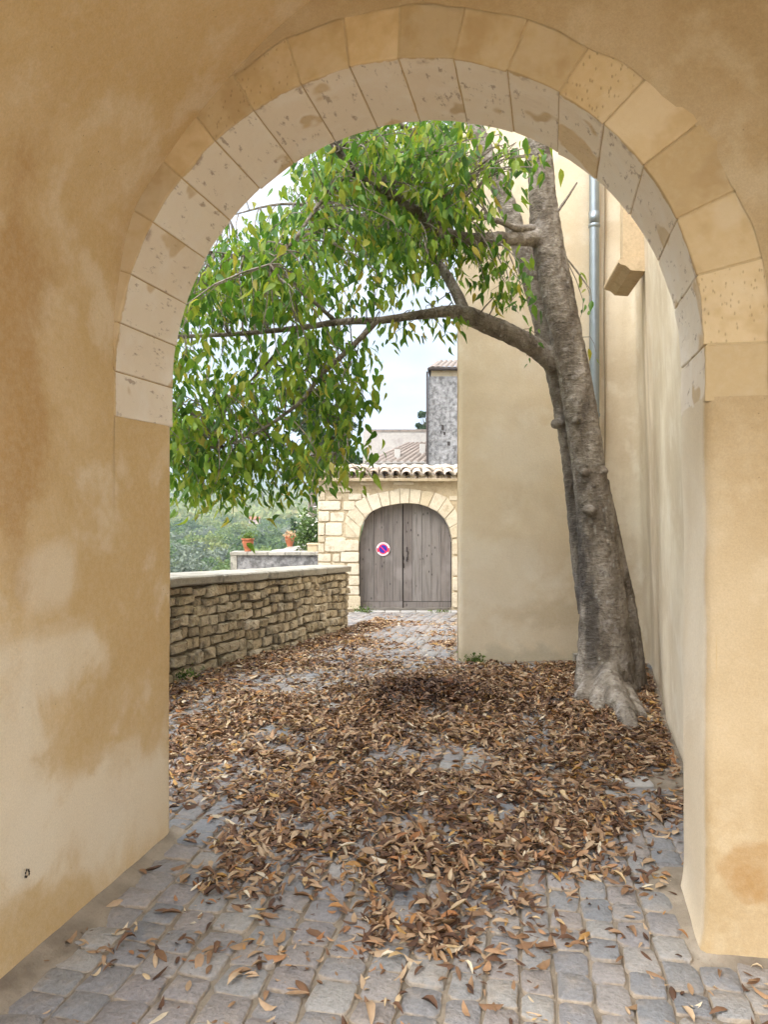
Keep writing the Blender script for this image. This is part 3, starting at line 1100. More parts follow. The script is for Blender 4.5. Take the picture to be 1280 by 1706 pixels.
def side_pt(u, w):
    k = u * (len(side) - 1)
    i = min(int(k), len(side) - 2)
    q = side[i] * (1 - k + i) + side[i + 1] * (k - i)
    z = -0.3 + (HZ + 0.3) * w
    lean = 0.034 * max(z, 0) * smooth(8.15, 7.7, q[1]) if q[1] > 7.7 else 0.034 * max(z, 0)
    if q[1] > 8.0:
        lean = 0.034 * max(z, 0) * float(np.clip((8.15 - q[1]) / 0.15, 0, 1)) * float(np.clip((q[0] - 0.5) / 0.3, 0, 1))
    else:
        lean = 0.034 * max(z, 0)
    flare = 0.03 * math.exp(-max(z, 0) * 2.0)
    return (q[0] - float(lean) - flare * 0.3 + wobble(q[0], q[1], z, 0.012), q[1] + wobble(q[1], q[0], z, 0.006), z)


v, f = grid(90, 60, side_pt)
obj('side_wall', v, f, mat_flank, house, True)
mb = MB()
mb.add(([(-0.917, 7.65, -0.5), (-0.5, 14.5, -0.8), (-0.5, 14.5, HZ), (-0.917, 7.65, HZ)], [(0, 1, 2, 3)]))
mb.add(([(-0.92, 7.63, HZ), (0.5, 8.145, HZ), (0.95, 7.6, HZ), (0.70, 3.36, HZ), (4, 3.36, HZ), (4, 14.5, HZ), (-0.5, 14.5, HZ)], [(0, 1, 2, 3, 4, 5, 6)]))
mb.add(([(0.70, 3.36, 4.3), (4, 3.36, 4.3), (4, 3.36, HZ), (0.70, 3.36, HZ)], [(0, 1, 2, 3)]))
mb.build('hidden_wall', mat_house, house)

# drainpipe with collars, and the cable beside it
px_, py_ = 0.425, 8.035
pipe = obj('drainpipe', *tube([(px_, py_, z) for z in np.linspace(-0.05, 5.5, 30)], [0.051] * 30, 16), mat_zinc, house, True)
for zc in (0.55, 2.47, 4.38):
    obj('pipe_collar', *tube([(px_, py_, zc - 0.02), (px_, py_, zc - 0.012), (px_, py_, zc + 0.012), (px_, py_, zc + 0.02)], [0.053, 0.059, 0.059, 0.053], 16), mat_zinc, pipe, True)
    obj('pipe_bracket', *box(px_ - 0.008, px_ + 0.008, py_ + 0.055, py_ + 0.11, zc - 0.01, zc + 0.01), mat_iron, pipe)
obj('pipe_sleeve', *tube([(px_, py_, 4.40), (px_, py_, 4.52)], [0.0545, 0.0545], 16), mat_zinc, pipe, True)
cab = [(0.53 + 0.006 * math.sin(z * 3.1), 8.115 + 0.004 * math.sin(z * 5), z) for z in np.linspace(-0.05, 5.5, 50)]
obj('cable', *tube(cab, [0.0075] * 50, 6), mat_cable, house, True)

# window with a moulded stone sill high on the side wall
wx = lambda y, z: side_wall_x(y) - 0.034 * z
sill = MB()
prof_s = [(-0.10, 0.09), (0.105, 0.08), (0.12, 0.07), (0.122, 0.045), (0.105, 0.03), (0.07, 0.02), (0.045, 0.0), (0.02, -0.025), (-0.10, -0.04)]
rows = []
ys = (6.80, 6.81, 7.58, 7.60)
for k, yy in enumerate(ys):
    ex = 0.96 if k in (0, 3) else 1.0
    base_x = wx(yy, 3.62) - 0.03 - (yy - 6.35) * 0.15
    rows.append([(base_x - a * ex, yy, 3.58 + b) for a, b in prof_s])
n = len(prof_s)
sv = [q for r_ in rows for q in r_]
sf = []
for k in range(3):
    for i in range(n - 1):
        sf.append((k * n + i, k * n + i + 1, (k + 1) * n + i + 1, (k + 1) * n + i))
sf += [tuple(range(n - 1, -1, -1)), tuple(3 * n + i for i in range(n))]
window = obj('window', *box(wx(7, 4) - 0.004, wx(7, 4) + 0.10, 6.98, 7.36, 3.70, 5.2), mat_glass, house)
obj('sill', sv, sf, mat_sill, window)
for y0, y1 in ((6.84, 6.98), (7.36, 7.50)):
    obj('window_jamb', *box(wx(y0, 4.3) - 0.16, wx(y0, 4.3) + 0.12, y0, y1, 3.675, 5.2), mat_sill, window)
obj('lintel', *box(wx(7, 5.3) - 0.085, wx(7, 5.3) + 0.15, 6.80, 7.54, 5.202, 5.42), mat_sill, window)

# ------------------------------------------------------------------ parapet wall
para = thing('parapet_wall', (-3.1, 8.0, float(gz(-3.1, 8.0))), 'low golden rubble parapet wall with pale coping on the left', 'wall')
seg = np.diff(PARA, axis=0)
plen = np.concatenate([[0], np.cumsum(np.hypot(seg[:, 0], seg[:, 1]))])
PT = plen[-1]


def para_at(s):
    x = float(np.interp(s, plen, PARA[:, 0]))
    y = float(np.interp(s, plen, PARA[:, 1]))
    x2 = float(np.interp(s + 0.05, plen, PARA[:, 0])) if s < PT - 0.05 else x + (x - float(np.interp(s - 0.05, plen, PARA[:, 0])))
    y2 = float(np.interp(s + 0.05, plen, PARA[:, 1])) if s < PT - 0.05 else y + (y - float(np.interp(s - 0.05, plen, PARA[:, 1])))
    d = Vector((x2 - x, y2 - y, 0)).normalized()
    return Vector((x, y, 0)), d, Vector((d.y, -d.x, 0))


def para_top(y):
    return float(np.interp(y, [4, 6.27, 10.5], [0.97, 0.93, 0.69]))


v, f = [], []
ns = 60
for i in range(ns + 1):
    p, d, nrm = para_at(PT * i / ns)
    zt = para_top(p.y) - 0.095
    zb = float(gz(p.x, p.y)) - 0.35
    for q, z in ((p + nrm * 0.0, zb), (p + nrm * 0.0, zt), (p - nrm * 0.42, zt), (p - nrm * 0.42, zb - 1.5)):
        v.append((q.x, q.y, z))
for i in range(ns):
    for k in range(4):
        k2 = (k + 1) % 4
        f.append((i * 4 + k, i * 4 + k2, (i + 1) * 4 + k2, (i + 1) * 4 + k))
f += [(0, 1, 2, 3), (ns * 4 + 3, ns * 4 + 2, ns * 4 + 1, ns * 4)]
obj('wall_core', v, f, mat_joint, para)
rub = [mesh('rubble_stone', *pillow(10, rr, 0.82, (0.0, 0.72, 1.0), 0.075, 0.26), mat_rubble, False) for _ in range(18)]
s_start = 1.3


def place_block(meshes, parent, c, u, w_, n_, su, sw, sn, name='rubble_stone', rot=0.0):
    Mx = Matrix((
        (u.x * su, w_.x * sw, n_.x * sn, c.x),
        (u.y * su, w_.y * sw, n_.y * sn, c.y),
        (u.z * su, w_.z * sw, n_.z * sn, c.z),
        (0, 0, 0, 1)))
    return put(name, rr.choice(meshes), parent, Mx @ Matrix.Rotation(rot, 4, 'Z'))


UP = Vector((0, 0, 1))
frac = [0.0]
hs_ = [0.15, 0.14, 0.13, 0.125, 0.12, 0.11, 0.105, 0.10]
tot = sum(hs_)
lv = [0]
for h in hs_:
    lv.append(lv[-1] + h / tot)
for ci in range(len(hs_)):
    s = s_start - rr.random() * 0.2
    while s < PT - 0.02:
        w = rr.uniform(0.09, 0.25) * (1.2 if ci < 3 else 0.9)
        if s + w > PT:
            w = PT - s
        if w > 0.07:
            p, d, nrm = para_at(s + w / 2)
            zb = float(gz(p.x, p.y)) - 0.05
            zt = para_top(p.y) - 0.10
            wav = 0.02 * math.sin(s * 2.3 + ci * 0.4) + 0.012 * math.sin(s * 7.1)
            za = zb + (zt - zb) * lv[ci] + (wav if ci else 0)
            zc = zb + (zt - zb) * lv[ci + 1] + (wav if ci < len(hs_) - 1 else 0)
            pr = rr.uniform(0.025, 0.075)
            hh = (zc - za) * rr.uniform(0.76, 1.0)
            place_block(rub, para, p - nrm * 0.03 + UP * ((za + zc) / 2 + rr.uniform(-0.006, 0.006)), d, UP, nrm, w * rr.uniform(0.84, 0.95), hh * 0.94, pr + 0.03, rot=rr.uniform(-0.05, 0.05))
        s += w
# end face stones
p, d, nrm = para_at(PT)
z = float(gz(p.x, p.y))
for ci in range(6):
    zb = z + ci * 0.128
    off = -0.02
    while off < 0.40:
        w = rr.uniform(0.12, 0.24)
        w = min(w, 0.43 - off)
        place_block(rub, para, p - nrm * (off + w / 2) + d * (-0.03) + UP * (zb + 0.064), -nrm, UP, d, w * 0.92, 0.118, 0.075)
        off += w
# coping slabs
s = 0.4
while s < PT + 0.02:
    w = rr.uniform(0.62, 1.05)
    e = min(s + w, PT + 0.05)
    if e - s < 0.25:
        break
    v = []
    nn = 7
    for i in range(nn):
        q = s + 0.006 + (e - s - 0.012) * i / (nn - 1)
        p, d, nrm = para_at(min(q, PT))
        p = p + d * max(0, q - PT)
        zt = para_top(p.y) + 0.004 * fbm(p.x, p.y, 2, 5)
        j = 0.014 * fbm(p.x, p.y, 7, 6)
        j2 = 0.014 * fbm(p.x, p.y, 17, 6)
        for off, z in ((0.070 + j2, zt - 0.085), (0.080 + j, zt - 0.072), (0.085 + j, zt - 0.014), (0.070 + j, zt), (-0.2, zt + 0.008), (-0.46 + j, zt), (-0.475 + j, zt - 0.02), (-0.475 + j, zt - 0.095)):
            r_ = p + nrm * off
            v.append((r_.x, r_.y, z))
    f = []
    for i in range(nn - 1):
        for k in range(8):
            k2 = (k + 1) % 8
            f.append((i * 8 + k, (i + 1) * 8 + k, (i + 1) * 8 + k2, i * 8 + k2))
    f += [tuple(range(8)), tuple((nn - 1) * 8 + k for k in range(7, -1, -1))]
    obj('coping_slab', v, f, mat_coping, para)
    s = e

# ------------------------------------------------------------------ gate building
DG = 13.5
GZ0 = EYE - 183 / 1280 * DG           # foot of the gate
UX = Vector((CA, SA, 0))              # along the facade
UN = Vector((SA, -CA, 0))             # towards the lane


def GP(xc, z, out=0.0):
    p = W(xc, DG, z)
    return p + UN * out


def gx(px):
    return (px - 640) / 1280 * DG


def gzp(py):
    return EYE + (835 - py) / 1280 * DG


gate = thing('gate_building', GP(0.3, GZ0), 'small stone gatehouse with tiled eaves at the end of the lane', 'gatehouse')
xl, xr, zt = gx(530), 3.2, gzp(792)
dx0, dx1 = gx(599), gx(753)
dcx, dhw = (dx0 + dx1) / 2, (dx1 - dx0) / 2
dz0 = gzp(1014)
dzs, dza = gzp(905), gzp(839)        # springing and crown of the flat arch
rise = dza - dzs


def door_top(x):
    t = min(1.0, abs(x - dcx) / dhw)
    return dzs + rise * (1 - t ** 2.6) ** (1 / 2.2)


# infill wall with the opening
nseg = 30
v, f = [], []
xs = [dx0 - 0.012 + (dx1 - dx0 + 0.024) * i / nseg for i in range(nseg + 1)]
for xx in xs:
    zz = door_top(dcx + (xx - dcx) * 0.985) + 0.012
    v += [GP(xx, zz), GP(xx, zt), GP(xx, zz, -0.34)]
for i in range(nseg):
    a, b = 3 * i, 3 * i + 3
    f += [(a, b, b + 1, a + 1), (a, a + 2, b + 2, b)]
b0 = len(v)
for (x0, x1) in ((xl, xs[0]), (xs[-1], xr)):
    n0 = len(v)
    v += [GP(x0, GZ0 - 0.4), GP(x1, GZ0 - 0.4), GP(x1, zt), GP(x0, zt), GP(x0, GZ0 - 0.4, -1.0), GP(x1, GZ0 - 0.4, -0.34), GP(x1, zt, -0.34), GP(x0, zt, -1.0)]
    f += [(n0, n0 + 1, n0 + 2, n0 + 3), (n0 + 1, n0 + 5, n0 + 6, n0 + 2), (n0, n0 + 3, n0 + 7, n0 + 4)]
obj('wall', v, f, mat_infill, gate)

ash = [mesh('ashlar_stone', *pillow(8, rr, 0.965, (0.0, 0.9, 1.02), 0.02, 0.22), mat_ashlar, False) for _ in range(12)]


def gblock(px0, py0, px1, py1, pr=0.03):
    c = GP((gx(px0) + gx(px1)) / 2, (gzp(py0) + gzp(py1)) / 2, -0.03)
    place_block(ash, gate, c, UX, UP, UN, abs(gx(px1) - gx(px0)) * 0.955, abs(gzp(py0) - gzp(py1)) * 0.92, pr + 0.03, 'ashlar_stone')


for b in ((530, 801, 557, 817), (560, 809, 585, 820), (530, 818, 542, 834), (580, 822, 603, 833), (604, 821, 616, 829), (530, 834, 569, 850), (572, 834, 592, 850),
          (530, 851, 549, 869), (550, 853, 574, 869), (530, 871, 541, 892), (541, 870, 571, 893), (530, 893, 541, 903), (541, 894, 577, 920), (530, 905, 540, 921), (530, 922, 552, 936),
          (555, 922, 566, 936), (530, 937, 552, 955), (553, 937, 575, 957), (546, 826, 570, 833), (575, 872, 599, 897), (573, 899, 599, 918), (567, 919, 599, 937), (578, 938, 599, 958),
          (580, 959, 599, 975), (575, 976, 599, 991), (574, 992, 601, 1016), (530, 957, 552, 975), (553, 958, 579, 974), (530, 976, 573, 992), (530, 993, 573, 1014),
          (753, 897, 775, 925), (753, 926, 775, 960), (754, 961, 775, 985), (753, 986, 775, 1013), (748, 826, 772, 834), (600, 803, 622, 808), (655, 803, 690, 808)):
    gblock(*b, pr=rr.uniform(0.012, 0.035))
# ring of the door arch
outs = [(599, 897, 575, 871), (602, 880, 577, 858), (609, 863, 588, 838), (621, 852, 609, 827), (637, 845, 630, 821), (651, 842, 648, 818), (667, 839.5, 666, 813), (682, 839, 683, 814), (699, 840.5, 703, 817), (713, 845, 725, 820),
        (729, 853, 746, 828), (741, 865, 758, 846), (749, 880, 769, 868), (753, 897, 775, 893)]
for i in range(len(outs) - 1):
    a, b = outs[i], outs[i + 1]
    pts = [(gx(a[0]), gzp(a[1])), (gx(b[0]), gzp(b[1])), (gx(b[2]), gzp(b[3])), (gx(a[2]), gzp(a[3]))]
    cxm, czm = sum(p[0] for p in pts) / 4, sum(p[1] for p in pts) / 4
    pts = [(cxm + (p[0] - cxm) * 0.955, czm + (p[1] - czm) * 0.965) for p in pts]
    pr = rr.uniform(0.018, 0.03)
    v = [GP(x, z, -0.30) for x, z in pts] + [GP(x, z, pr - 0.01) for x, z in pts] + [GP(cxm + (x - cxm) * 0.93, czm + (z - czm) * 0.93, pr) for x, z in pts]
    f = [(4, 5, 1, 0), (5, 6, 2, 1), (6, 7, 3, 2), (7, 4, 0, 3), (8, 9, 5, 4), (9, 10, 6, 5), (10, 11, 7, 6), (11, 8, 4, 7), (11, 10, 9, 8)]
    obj('door_voussoir', v, [q[::-1] for q in f], mat_ashlar, gate)

# door: planks and kick boards
door = link('door', mesh('door', [GP(dx0 - 0.02, dz0, -0.20), GP(dx1 + 0.02, dz0, -0.20), GP(dx1 + 0.02, dzs, -0.20)] + [GP(x, door_top(x) + 0.02, -0.20) for x in np.linspace(dx1, dx0, 20)] + [GP(dx0 - 0.02, dzs, -0.20)],
            [tuple(range(24))], mat_iron), gate, (0, 0, 0))
edges = [dx0, gx(623.5), gx(641.5), gx(655.5), gx(671.8), gx(672.6), gx(688), gx(704), gx(735), dx1]
edges = [599, 623, 653, 655.5, 670.6, 672.4, 704, 720, 735, 753]
edges = [gx(e) for e in (599, 623, 641, 655, 671.2, 672.6, 688, 704, 720, 735.5, 753)]
for i in range(len(edges) - 1):
    if i == 4:
        continue
    a, b = edges[i] + 0.003, edges[i + 1] - 0.003
    dp = rr.uniform(0, 0.008)
    n = 4
    zb = dz0 + 0.11
    front = [(a, zb), (b, zb)] + [(x, door_top(x)) for x in np.linspace(b, a, n)]
    v = [GP(x, z, -0.16 + dp) for x, z in front] + [GP(x, z, -0.20) for x, z in front]
    m_ = len(front)
    f = [tuple(range(m_))] + [(k, k + m_, (k + 1) % m_ + m_, (k + 1) % m_) for k in range(m_)]
    obj('plank', v, f, mat_wood, door)
for a, b, t in ((edges[0], edges[4], 0.105), (edges[5], edges[-1], 0.10)):
    vv, ff = obox(GP((a + b) / 2, dz0 + t / 2, -0.165), UX, UP, UN, (b - a) / 2 - 0.003, t / 2, 0.022)
    obj('kick_board', vv, ff, mat_wood, door)
vv, ff = obox(GP(gx(672), dz0 + 0.05, -0.14), UX, UP, UN, 0.008, 0.06, 0.006)
obj('bolt', vv, ff, mat_iron, door)
v, f = [], []
for k in range(9):   # splintered hole round the lock
    c = GP(gx(675 + rr.uniform(-2, 6)), gzp(rr.uniform(912, 945)), -0.149)
    vv, ff = obox(c, UX, UP, UN, rr.uniform(0.006, 0.016), rr.uniform(0.02, 0.05), 0.002)
    n0 = len(v)
    v += vv
    f += [tuple(i + n0 for i in q) for q in ff]
tag(obj('lock_scar', v, f, mat_iron, door), kind='stuff')

# no-parking disc
sign = thing('no_parking_sign', GP(gx(638.5), gzp(927), -0.145), 'round blue and red no parking sign on the grey plank door', 'sign')


def disc(cx, cz, r0, r1, out, n=36, a0=0.0, a1=2 * math.pi):
    v, f = [], []
    for k in range(n + 1):
        t = a0 + (a1 - a0) * k / n
        for r_ in (r0, r1):
            for o_ in (out - 0.004, out):
                v.append(GP(cx + r_ * math.sin(t), cz + r_ * math.cos(t), o_))
    for k in range(n):
        a, b = 4 * k, 4 * k + 4
        f += [(a + 1, a + 3, b + 3, b + 1), (a + 2, b + 2, b + 3, a + 3), (a, a + 1, b + 1, b)]
    return v, f


scx, scz = gx(638.5), gzp(915.5)
so = -0.138
obj('white_rim', *disc(scx, scz, 0.0, 0.120, so), mat_signwhite, sign)
obj('red_ring', *disc(scx, scz, 0.070, 0.088, so + 0.003), mat_signred, sign)
obj('blue_field', *disc(scx, scz, 0.0, 0.071, so + 0.0022), mat_signblue, sign)
vv, ff = obox(GP(scx, scz, so + 0.004), (UX - UP).normalized(), (UX + UP).normalized(), UN, 0.072, 0.0085, 0.0015)
obj('red_slash', vv, ff, mat_signred, sign)
obj('red_mark', *disc(scx, scz, 0.09, 0.113, so + 0.003, 8, R(80), R(122)), mat_signred, sign)
obj('red_mark', *disc(scx, scz, 0.09, 0.113, so + 0.003, 8, R(238), R(280)), mat_signred, sign)
for k in range(7):
    t = R(-40 + 80 * k / 6)
    obj('red_letter_mark', *disc(scx, scz, 0.097, 0.110, so + 0.003, 2, t - 0.05, t + 0.05), mat_signred, sign)
for k in range(4):
    t = R(150 + 60 * k / 3)
    obj('red_letter_mark', *disc(scx, scz, 0.097, 0.109, so + 0.003, 2, t - 0.05, t + 0.05), mat_signred, sign)

# canal-tile eaves
roof = obj('roof', *obox(GP(1.0, gzp(790) - 0.01, -0.30), UX, (UN * -0.97 + UP * 0.20).normalized(), (UP * 0.97 + UN * 0.20).normalized(), 2.26, 0.47, 0.02), mat_infill, gate)
slope = (UN * -0.97 + UP * 0.20).normalized()
nrm_r = (UP * 0.97 + UN * 0.20).normalized()


def canal(r0, r1, L, n=6, up=True):
    v, f = [], []
    th = 0.014
    for (r_, y) in ((r0, 0.0), (r1, L)):
        for k in range(n + 1):
            t = math.pi * (0.04 + 0.92 * k / n)
            s = 1 if up else -1
            v.append((math.cos(t) * r_, y, s * math.sin(t) * r_ * 0.85))
            v.append((math.cos(t) * (r_ - th), y, s * math.sin(t) * (r_ - th) * 0.85))
    m_ = 2 * (n + 1)
    for k in range(n):
        a = 2 * k
        f += [(a, a + 2, m_ + a + 2, m_ + a), (a + 1, m_ + a + 1, m_ + a + 3, a + 3), (a, a + 1, a + 3, a + 2)]
    return v, f


cover = mesh('roof_tile', *canal(0.088, 0.070, 0.44), mat_tile, True)
pan = mesh('roof_tile', *canal(0.078, 0.092, 0.44, up=False), mat_tile, True)
eave0 = GP(xl - 0.05, gzp(793), 0.16)
pitch = 0.188
for row in range(2):
    for k in range(17):
        if row > 1 and k > 14:
            continue
        for me_, off, lift in ((pan, 0.0, 0.075), (cover, 0.5, 0.10)):
            c = eave0 + UX * (pitch * (k + off) + rr.uniform(-0.012, 0.012)) + slope * (row * 0.34 + rr.uniform(-0.035, 0.03) + (0.05 if off == 0 else 0)) + nrm_r * (lift + row * 0.012 - 0.085 + rr.uniform(-0.006, 0.008))
            Mx = Matrix(((UX.x, slope.x, nrm_r.x, c.x), (UX.y, slope.y, nrm_r.y, c.y), (UX.z, slope.z, nrm_r.z, c.z), (0, 0, 0, 1)))
            put('roof_tile', me_, roof, Mx @ Matrix.Rotation(rr.uniform(-0.05, 0.05), 4, 'Z'))
# ridge cap
v, f = [], []
obj('ridge_cap', *tube([GP(xl - 0.05 + 0.15 * i, gzp(779) + 0.008 * math.sin(i * 1.7), -0.62) for i in range(28)], [0.075 + 0.012 * math.sin(i * 2.1) for i in range(28)], 8, True, 0.2, 4), mat_tile, roof, True)

# threshold stones in front of the gate
for k in range(7):
    vv, ff = pillow(12, rr, 0.95, (0, 0.8, 1.0), 0.01, 0.3)
    c = W(gx(590) + 0.14 + k * 0.27, DG - 0.02 - 0.11, float(GZ0) - 0.055)
    Mx = Matrix(((UX.x * 0.26, UN.x * -0.2, 0, c.x), (UX.y * 0.26, UN.y * -0.2, 0, c.y), (0, 0, 0.08, c.z), (0, 0, 0, 1)))
    put('threshold_stone', mesh('threshold_stone', vv, ff, mat_kerb, True), pavement, Mx)

# ------------------------------------------------------------------ town behind


def corr_roof(p00, p10, p01, p11, n, amp, mat, name, parent):
    """corrugated tiled slope between four corners"""
    v, f = [], []
    m_ = n * 4
    up = (p10 - p00).cross(p01 - p00).normalized()
    if up.z < 0:
        up = -up
    for i in range(m_ + 1):
        u = i / m_
        k = abs(math.sin(math.pi * n * u)) ** 0.7 * amp
        for j in range(5):
            w = j / 4
            v.append(p00 * (1 - u) * (1 - w) + p10 * u * (1 - w) + p01 * (1 - u) * w + p11 * u * w + up * (k + 0.01 * random.random()))
    for i in range(m_):
        for j in range(4):
            f.append((i * 5 + j, (i + 1) * 5 + j, (i + 1) * 5 + j + 1, i * 5 + j + 1))
    return obj(name, v, f, mat, parent)


DT = 24.0
tower = thing('stone_tower', W((736 - 640) / 1280 * DT, DT + 1, -1.5), 'grey weathered stone tower rising behind the gatehouse roof', 'tower')


def tower_mat():
    g = G('tower_masonry')
    p = g.pos()
    rot = g.n('ShaderNodeVectorRotate', {'Vector': p, 'Angle': -YAW}, rotation_type='Z_AXIS').outputs[0]
    s = g.n('ShaderNodeSeparateXYZ', {0: rot})
    wb = g.m('MULTIPLY', g.m('SUBTRACT', g.noise(p, 3.0, 2), 0.5), 0.22)
    cb = g.n('ShaderNodeCombineXYZ', {0: g.m('ADD', g.m('ADD', s.outputs[0], s.outputs[1]), wb), 1: g.m('ADD', s.outputs[2], wb)})
    br = g.n('ShaderNodeTexBrick', {'Vector': cb.outputs[0], 'Scale': 1.0, 'Mortar Size': 0.010, 'Brick Width': 0.44, 'Row Height': 0.22, 'Color1': (0.30, 0.29, 0.28, 1), 'Color2': (0.23, 0.225, 0.22, 1), 'Mortar': (0.25, 0.235, 0.22, 1)})
    n1 = g.noise(p, 2.2, 7, 0.7)
    n2 = g.noise(p, 8, 5, 0.7)
    col = g.mix(g.m('MULTIPLY', g.step(n1, 0.45, 0.65), 0.55), br.outputs[0], (0.17, 0.165, 0.16))
    col = g.mix(g.m('MULTIPLY', g.step(n2, 0.47, 0.60), 0.75), col, (0.095, 0.09, 0.085))
    col = g.mix(g.m('MULTIPLY', g.step(n2, 0.45, 0.3), 0.5), col, (0.52, 0.50, 0.48))
    nb = g.bump(n2, 0.8, 0.05)
    return g.done(col, 0.95, g.bump(br.outputs[1], -0.4, 0.02, nb), 0.2)


mat_tower = tower_mat()
tx0, tx1 = (713 - 640) / 1280 * DT, 5.2
tz1 = EYE + (835 - 627) / 1280 * DT
v = []
for (xx, dd) in ((tx0, DT), (tx1, DT), (tx1, DT + 5), (tx0 + 0.5, DT + 5)):
    v += [W(xx, dd, -2.0), W(xx + (0.02 if xx == tx0 else 0), dd, tz1)]
obj('wall', v, [(0, 2, 3, 1), (2, 4, 5, 3), (4, 6, 7, 5), (6, 0, 1, 7)], mat_tower, tower)
tz2 = tz1 + 0.24
v, f = obox(W((tx0 + tx1) / 2 + 0.06, DT + 0.2, (tz1 + tz2) / 2 + 0.03), UX, -UN, UP, (tx1 - tx0) / 2 - 0.06, 0.16, (tz2 - tz1) / 2 + 0.04)
obj('frieze', v, f, mat_infill, tower)
obj('gutter', *tube([W(tx0 + 0.02, DT - 0.08, tz2 - 0.02), W(tx1, DT - 0.08, tz2 - 0.02)], [0.055, 0.055], 8), mat_iron, tower, True)
obj('gutter', *tube([W(tx0 + 0.04, DT - 0.08, tz2 - 0.02), W(tx0 + 0.54, DT + 5, tz2 - 0.02)], [0.055, 0.055], 8), mat_iron, tower, True)
obj('downpipe', *tube([W(tx0 - 0.02, DT - 0.04, tz2 - 0.1), W(tx0 - 0.02, DT - 0.04, -1.0)], [0.035, 0.035], 8), mat_iron, tower, True)
pk = W(3.2, DT + 2.5, tz2 + 0.85)
pk0 = W(tx0 + 0.75, DT + 2.5, tz2 + 0.42)
rt = corr_roof(W(tx0 + 0.06, DT - 0.10, tz2), W(tx1, DT - 0.10, tz2), W(tx0 + 0.42, DT + 1.0, tz2 + 0.40), W(tx1, DT + 1.0, tz2 + 0.45), 22, 0.06, mat_tile_dark, 'roof', tower)
corr_roof(W(tx0 + 0.56, DT + 5, tz2), W(tx0 + 0.06, DT - 0.10, tz2), W(tx0 + 0.9, DT + 4, tz2 + 0.40), W(tx0 + 0.42, DT + 1.0, tz2 + 0.40), 22, 0.06, mat_tile_dark, 'roof', tower)
for (px, py, ww, hh) in ((738, 712, 0.06, 0.10), (741, 722, 0.05, 0.06), (748, 739, 0.07, 0.08), (735, 720, 0.03, 0.04)):
    c = W((px - 640) / 1280 * DT, DT - 0.006, EYE + (835 - py) / 1280 * DT)
    v, f = obox(c, UX, UP, UN, ww * 0.6, hh * 0.8, 0.006)
    obj('putlog_hole', v, f, mat_iron, tower)

DH = 31.0
hx = lambda px, D=DH: (px - 640) / 1280 * D
hz = lambda py, D=DH: EYE + (835 - py) / 1280 * D
farhouse = thing('rendered_house', W(hx(660), DH, -2.0), 'plain grey rendered house with flat parapet left of the tower', 'house')
v, f = obox(W((hx(605) + 4.5) / 2, DH + 3, (hz(719) - 3) / 2), UX, -UN, UP, (4.5 - hx(605)) / 2, 3, (hz(719) + 3) / 2)
obj('wall', v, f, mat_render, farhouse)
v, f = obox(W((hx(605) + 4.5) / 2 + 0.1, DH + 3, hz(719) + 0.04), UX, -UN, UP, (4.5 - hx(605)) / 2 - 0.14, 3.02, 0.05)
obj('parapet_cap', v, f, mat_tile_dark, farhouse)
obj('corner_chimney', *obox(W(hx(611), DH + 0.3, hz(718) + 0.06), UX, -UN, UP, 0.10, 0.14, 0.10), mat_render, farhouse)
DL = 27.0
lowhouse = thing('tiled_house', W(hx(670, DL), DL, -2.0), 'low house with brown tiled hip roof and two white vents', 'house')
lz = lambda py: hz(py, DL)
v, f = obox(W((hx(610, DL) + 4) / 2, DL + 1.9, (lz(771) - 3) / 2), UX, -UN, UP, (4 - hx(610, DL)) / 2, 1.8, (lz(771) + 3) / 2)
obj('wall', v, f, mat_render, lowhouse)
rf = corr_roof(W(hx(606, DL), DL, lz(771)), W(4.1, DL, lz(771)), W(hx(680, DL), DL + 1.9, hz(739, DL + 1.9)), W(4.1, DL + 1.9, hz(737, DL + 1.9)), 20, 0.07, mat_tile_dark, 'roof', lowhouse)
for px, py0, py1 in ((662, 751, 763), (704, 742, 756)):
    dd = DL + 1.9 * (771 - py1) / 33
    c = W(hx(px, dd), dd, (hz(py0, dd) + hz(py1, dd)) / 2)
    v, f = obox(c, UX, -UN, UP, 0.10, 0.12, (hz(py0, dd) - hz(py1, dd)) / 2 + 0.05)
    o = obj('roof_vent', v, f, mat_white, rf)
    for q in (-1, 0, 1):
        v, f = obox(c + UX * (q * 0.07) + UP * ((hz(py0, dd) - hz(py1, dd)) / 2 + 0.07), UX, -UN, UP, 0.03, 0.10, 0.022)
        obj('vent_tile', v, f, mat_tile_dark, rf)

# ------------------------------------------------------------------ terrace left of the gate
DW = 16.0
wx_ = lambda px, D=DW: (px - 640) / 1280 * D
wz_ = lambda py, D=DW: EYE + (835 - py) / 1280 * D
terr = thing('terrace_wall', W(wx_(455), DW, -0.8), 'low grey lichened terrace wall with flat top carrying an urn', 'wall')
v, f = obox(W((wx_(395) + wx_(540)) / 2, DW + 0.2, (wz_(925) - 0.9) / 2), UX, -UN, UP, (wx_(540) - wx_(395)) / 2, 0.2, (wz_(925) + 0.9) / 2)
obj('wall', v, f, mat_tower, terr)
v, f = obox(W((wx_(384) + wx_(395)) / 2, DW + 0.19, (wz_(924) - 0.9) / 2), UX, -UN, UP, (wx_(395) - wx_(384)) / 2 - 0.003, 0.22, (wz_(924) + 0.9) / 2)
obj('quoin_pier', v, f, mat_coping, terr)
xx = wx_(383)
while xx < wx_(540):
    w = rr.uniform(0.3, 0.55)
    v, f = obox(W(xx + w / 2, DW + 0.2, wz_(925) + 0.035), UX, -UN, UP, w / 2 - 0.006, 0.25, 0.03)
    obj('coping_slab', v, f, mat_coping, terr)
    xx += w
ramp = thing('ramp_wall', W(wx_(475, 18), 18, -0.8), 'pale sloping ramp wall with rough top behind the terrace wall', 'wall')
rows = []
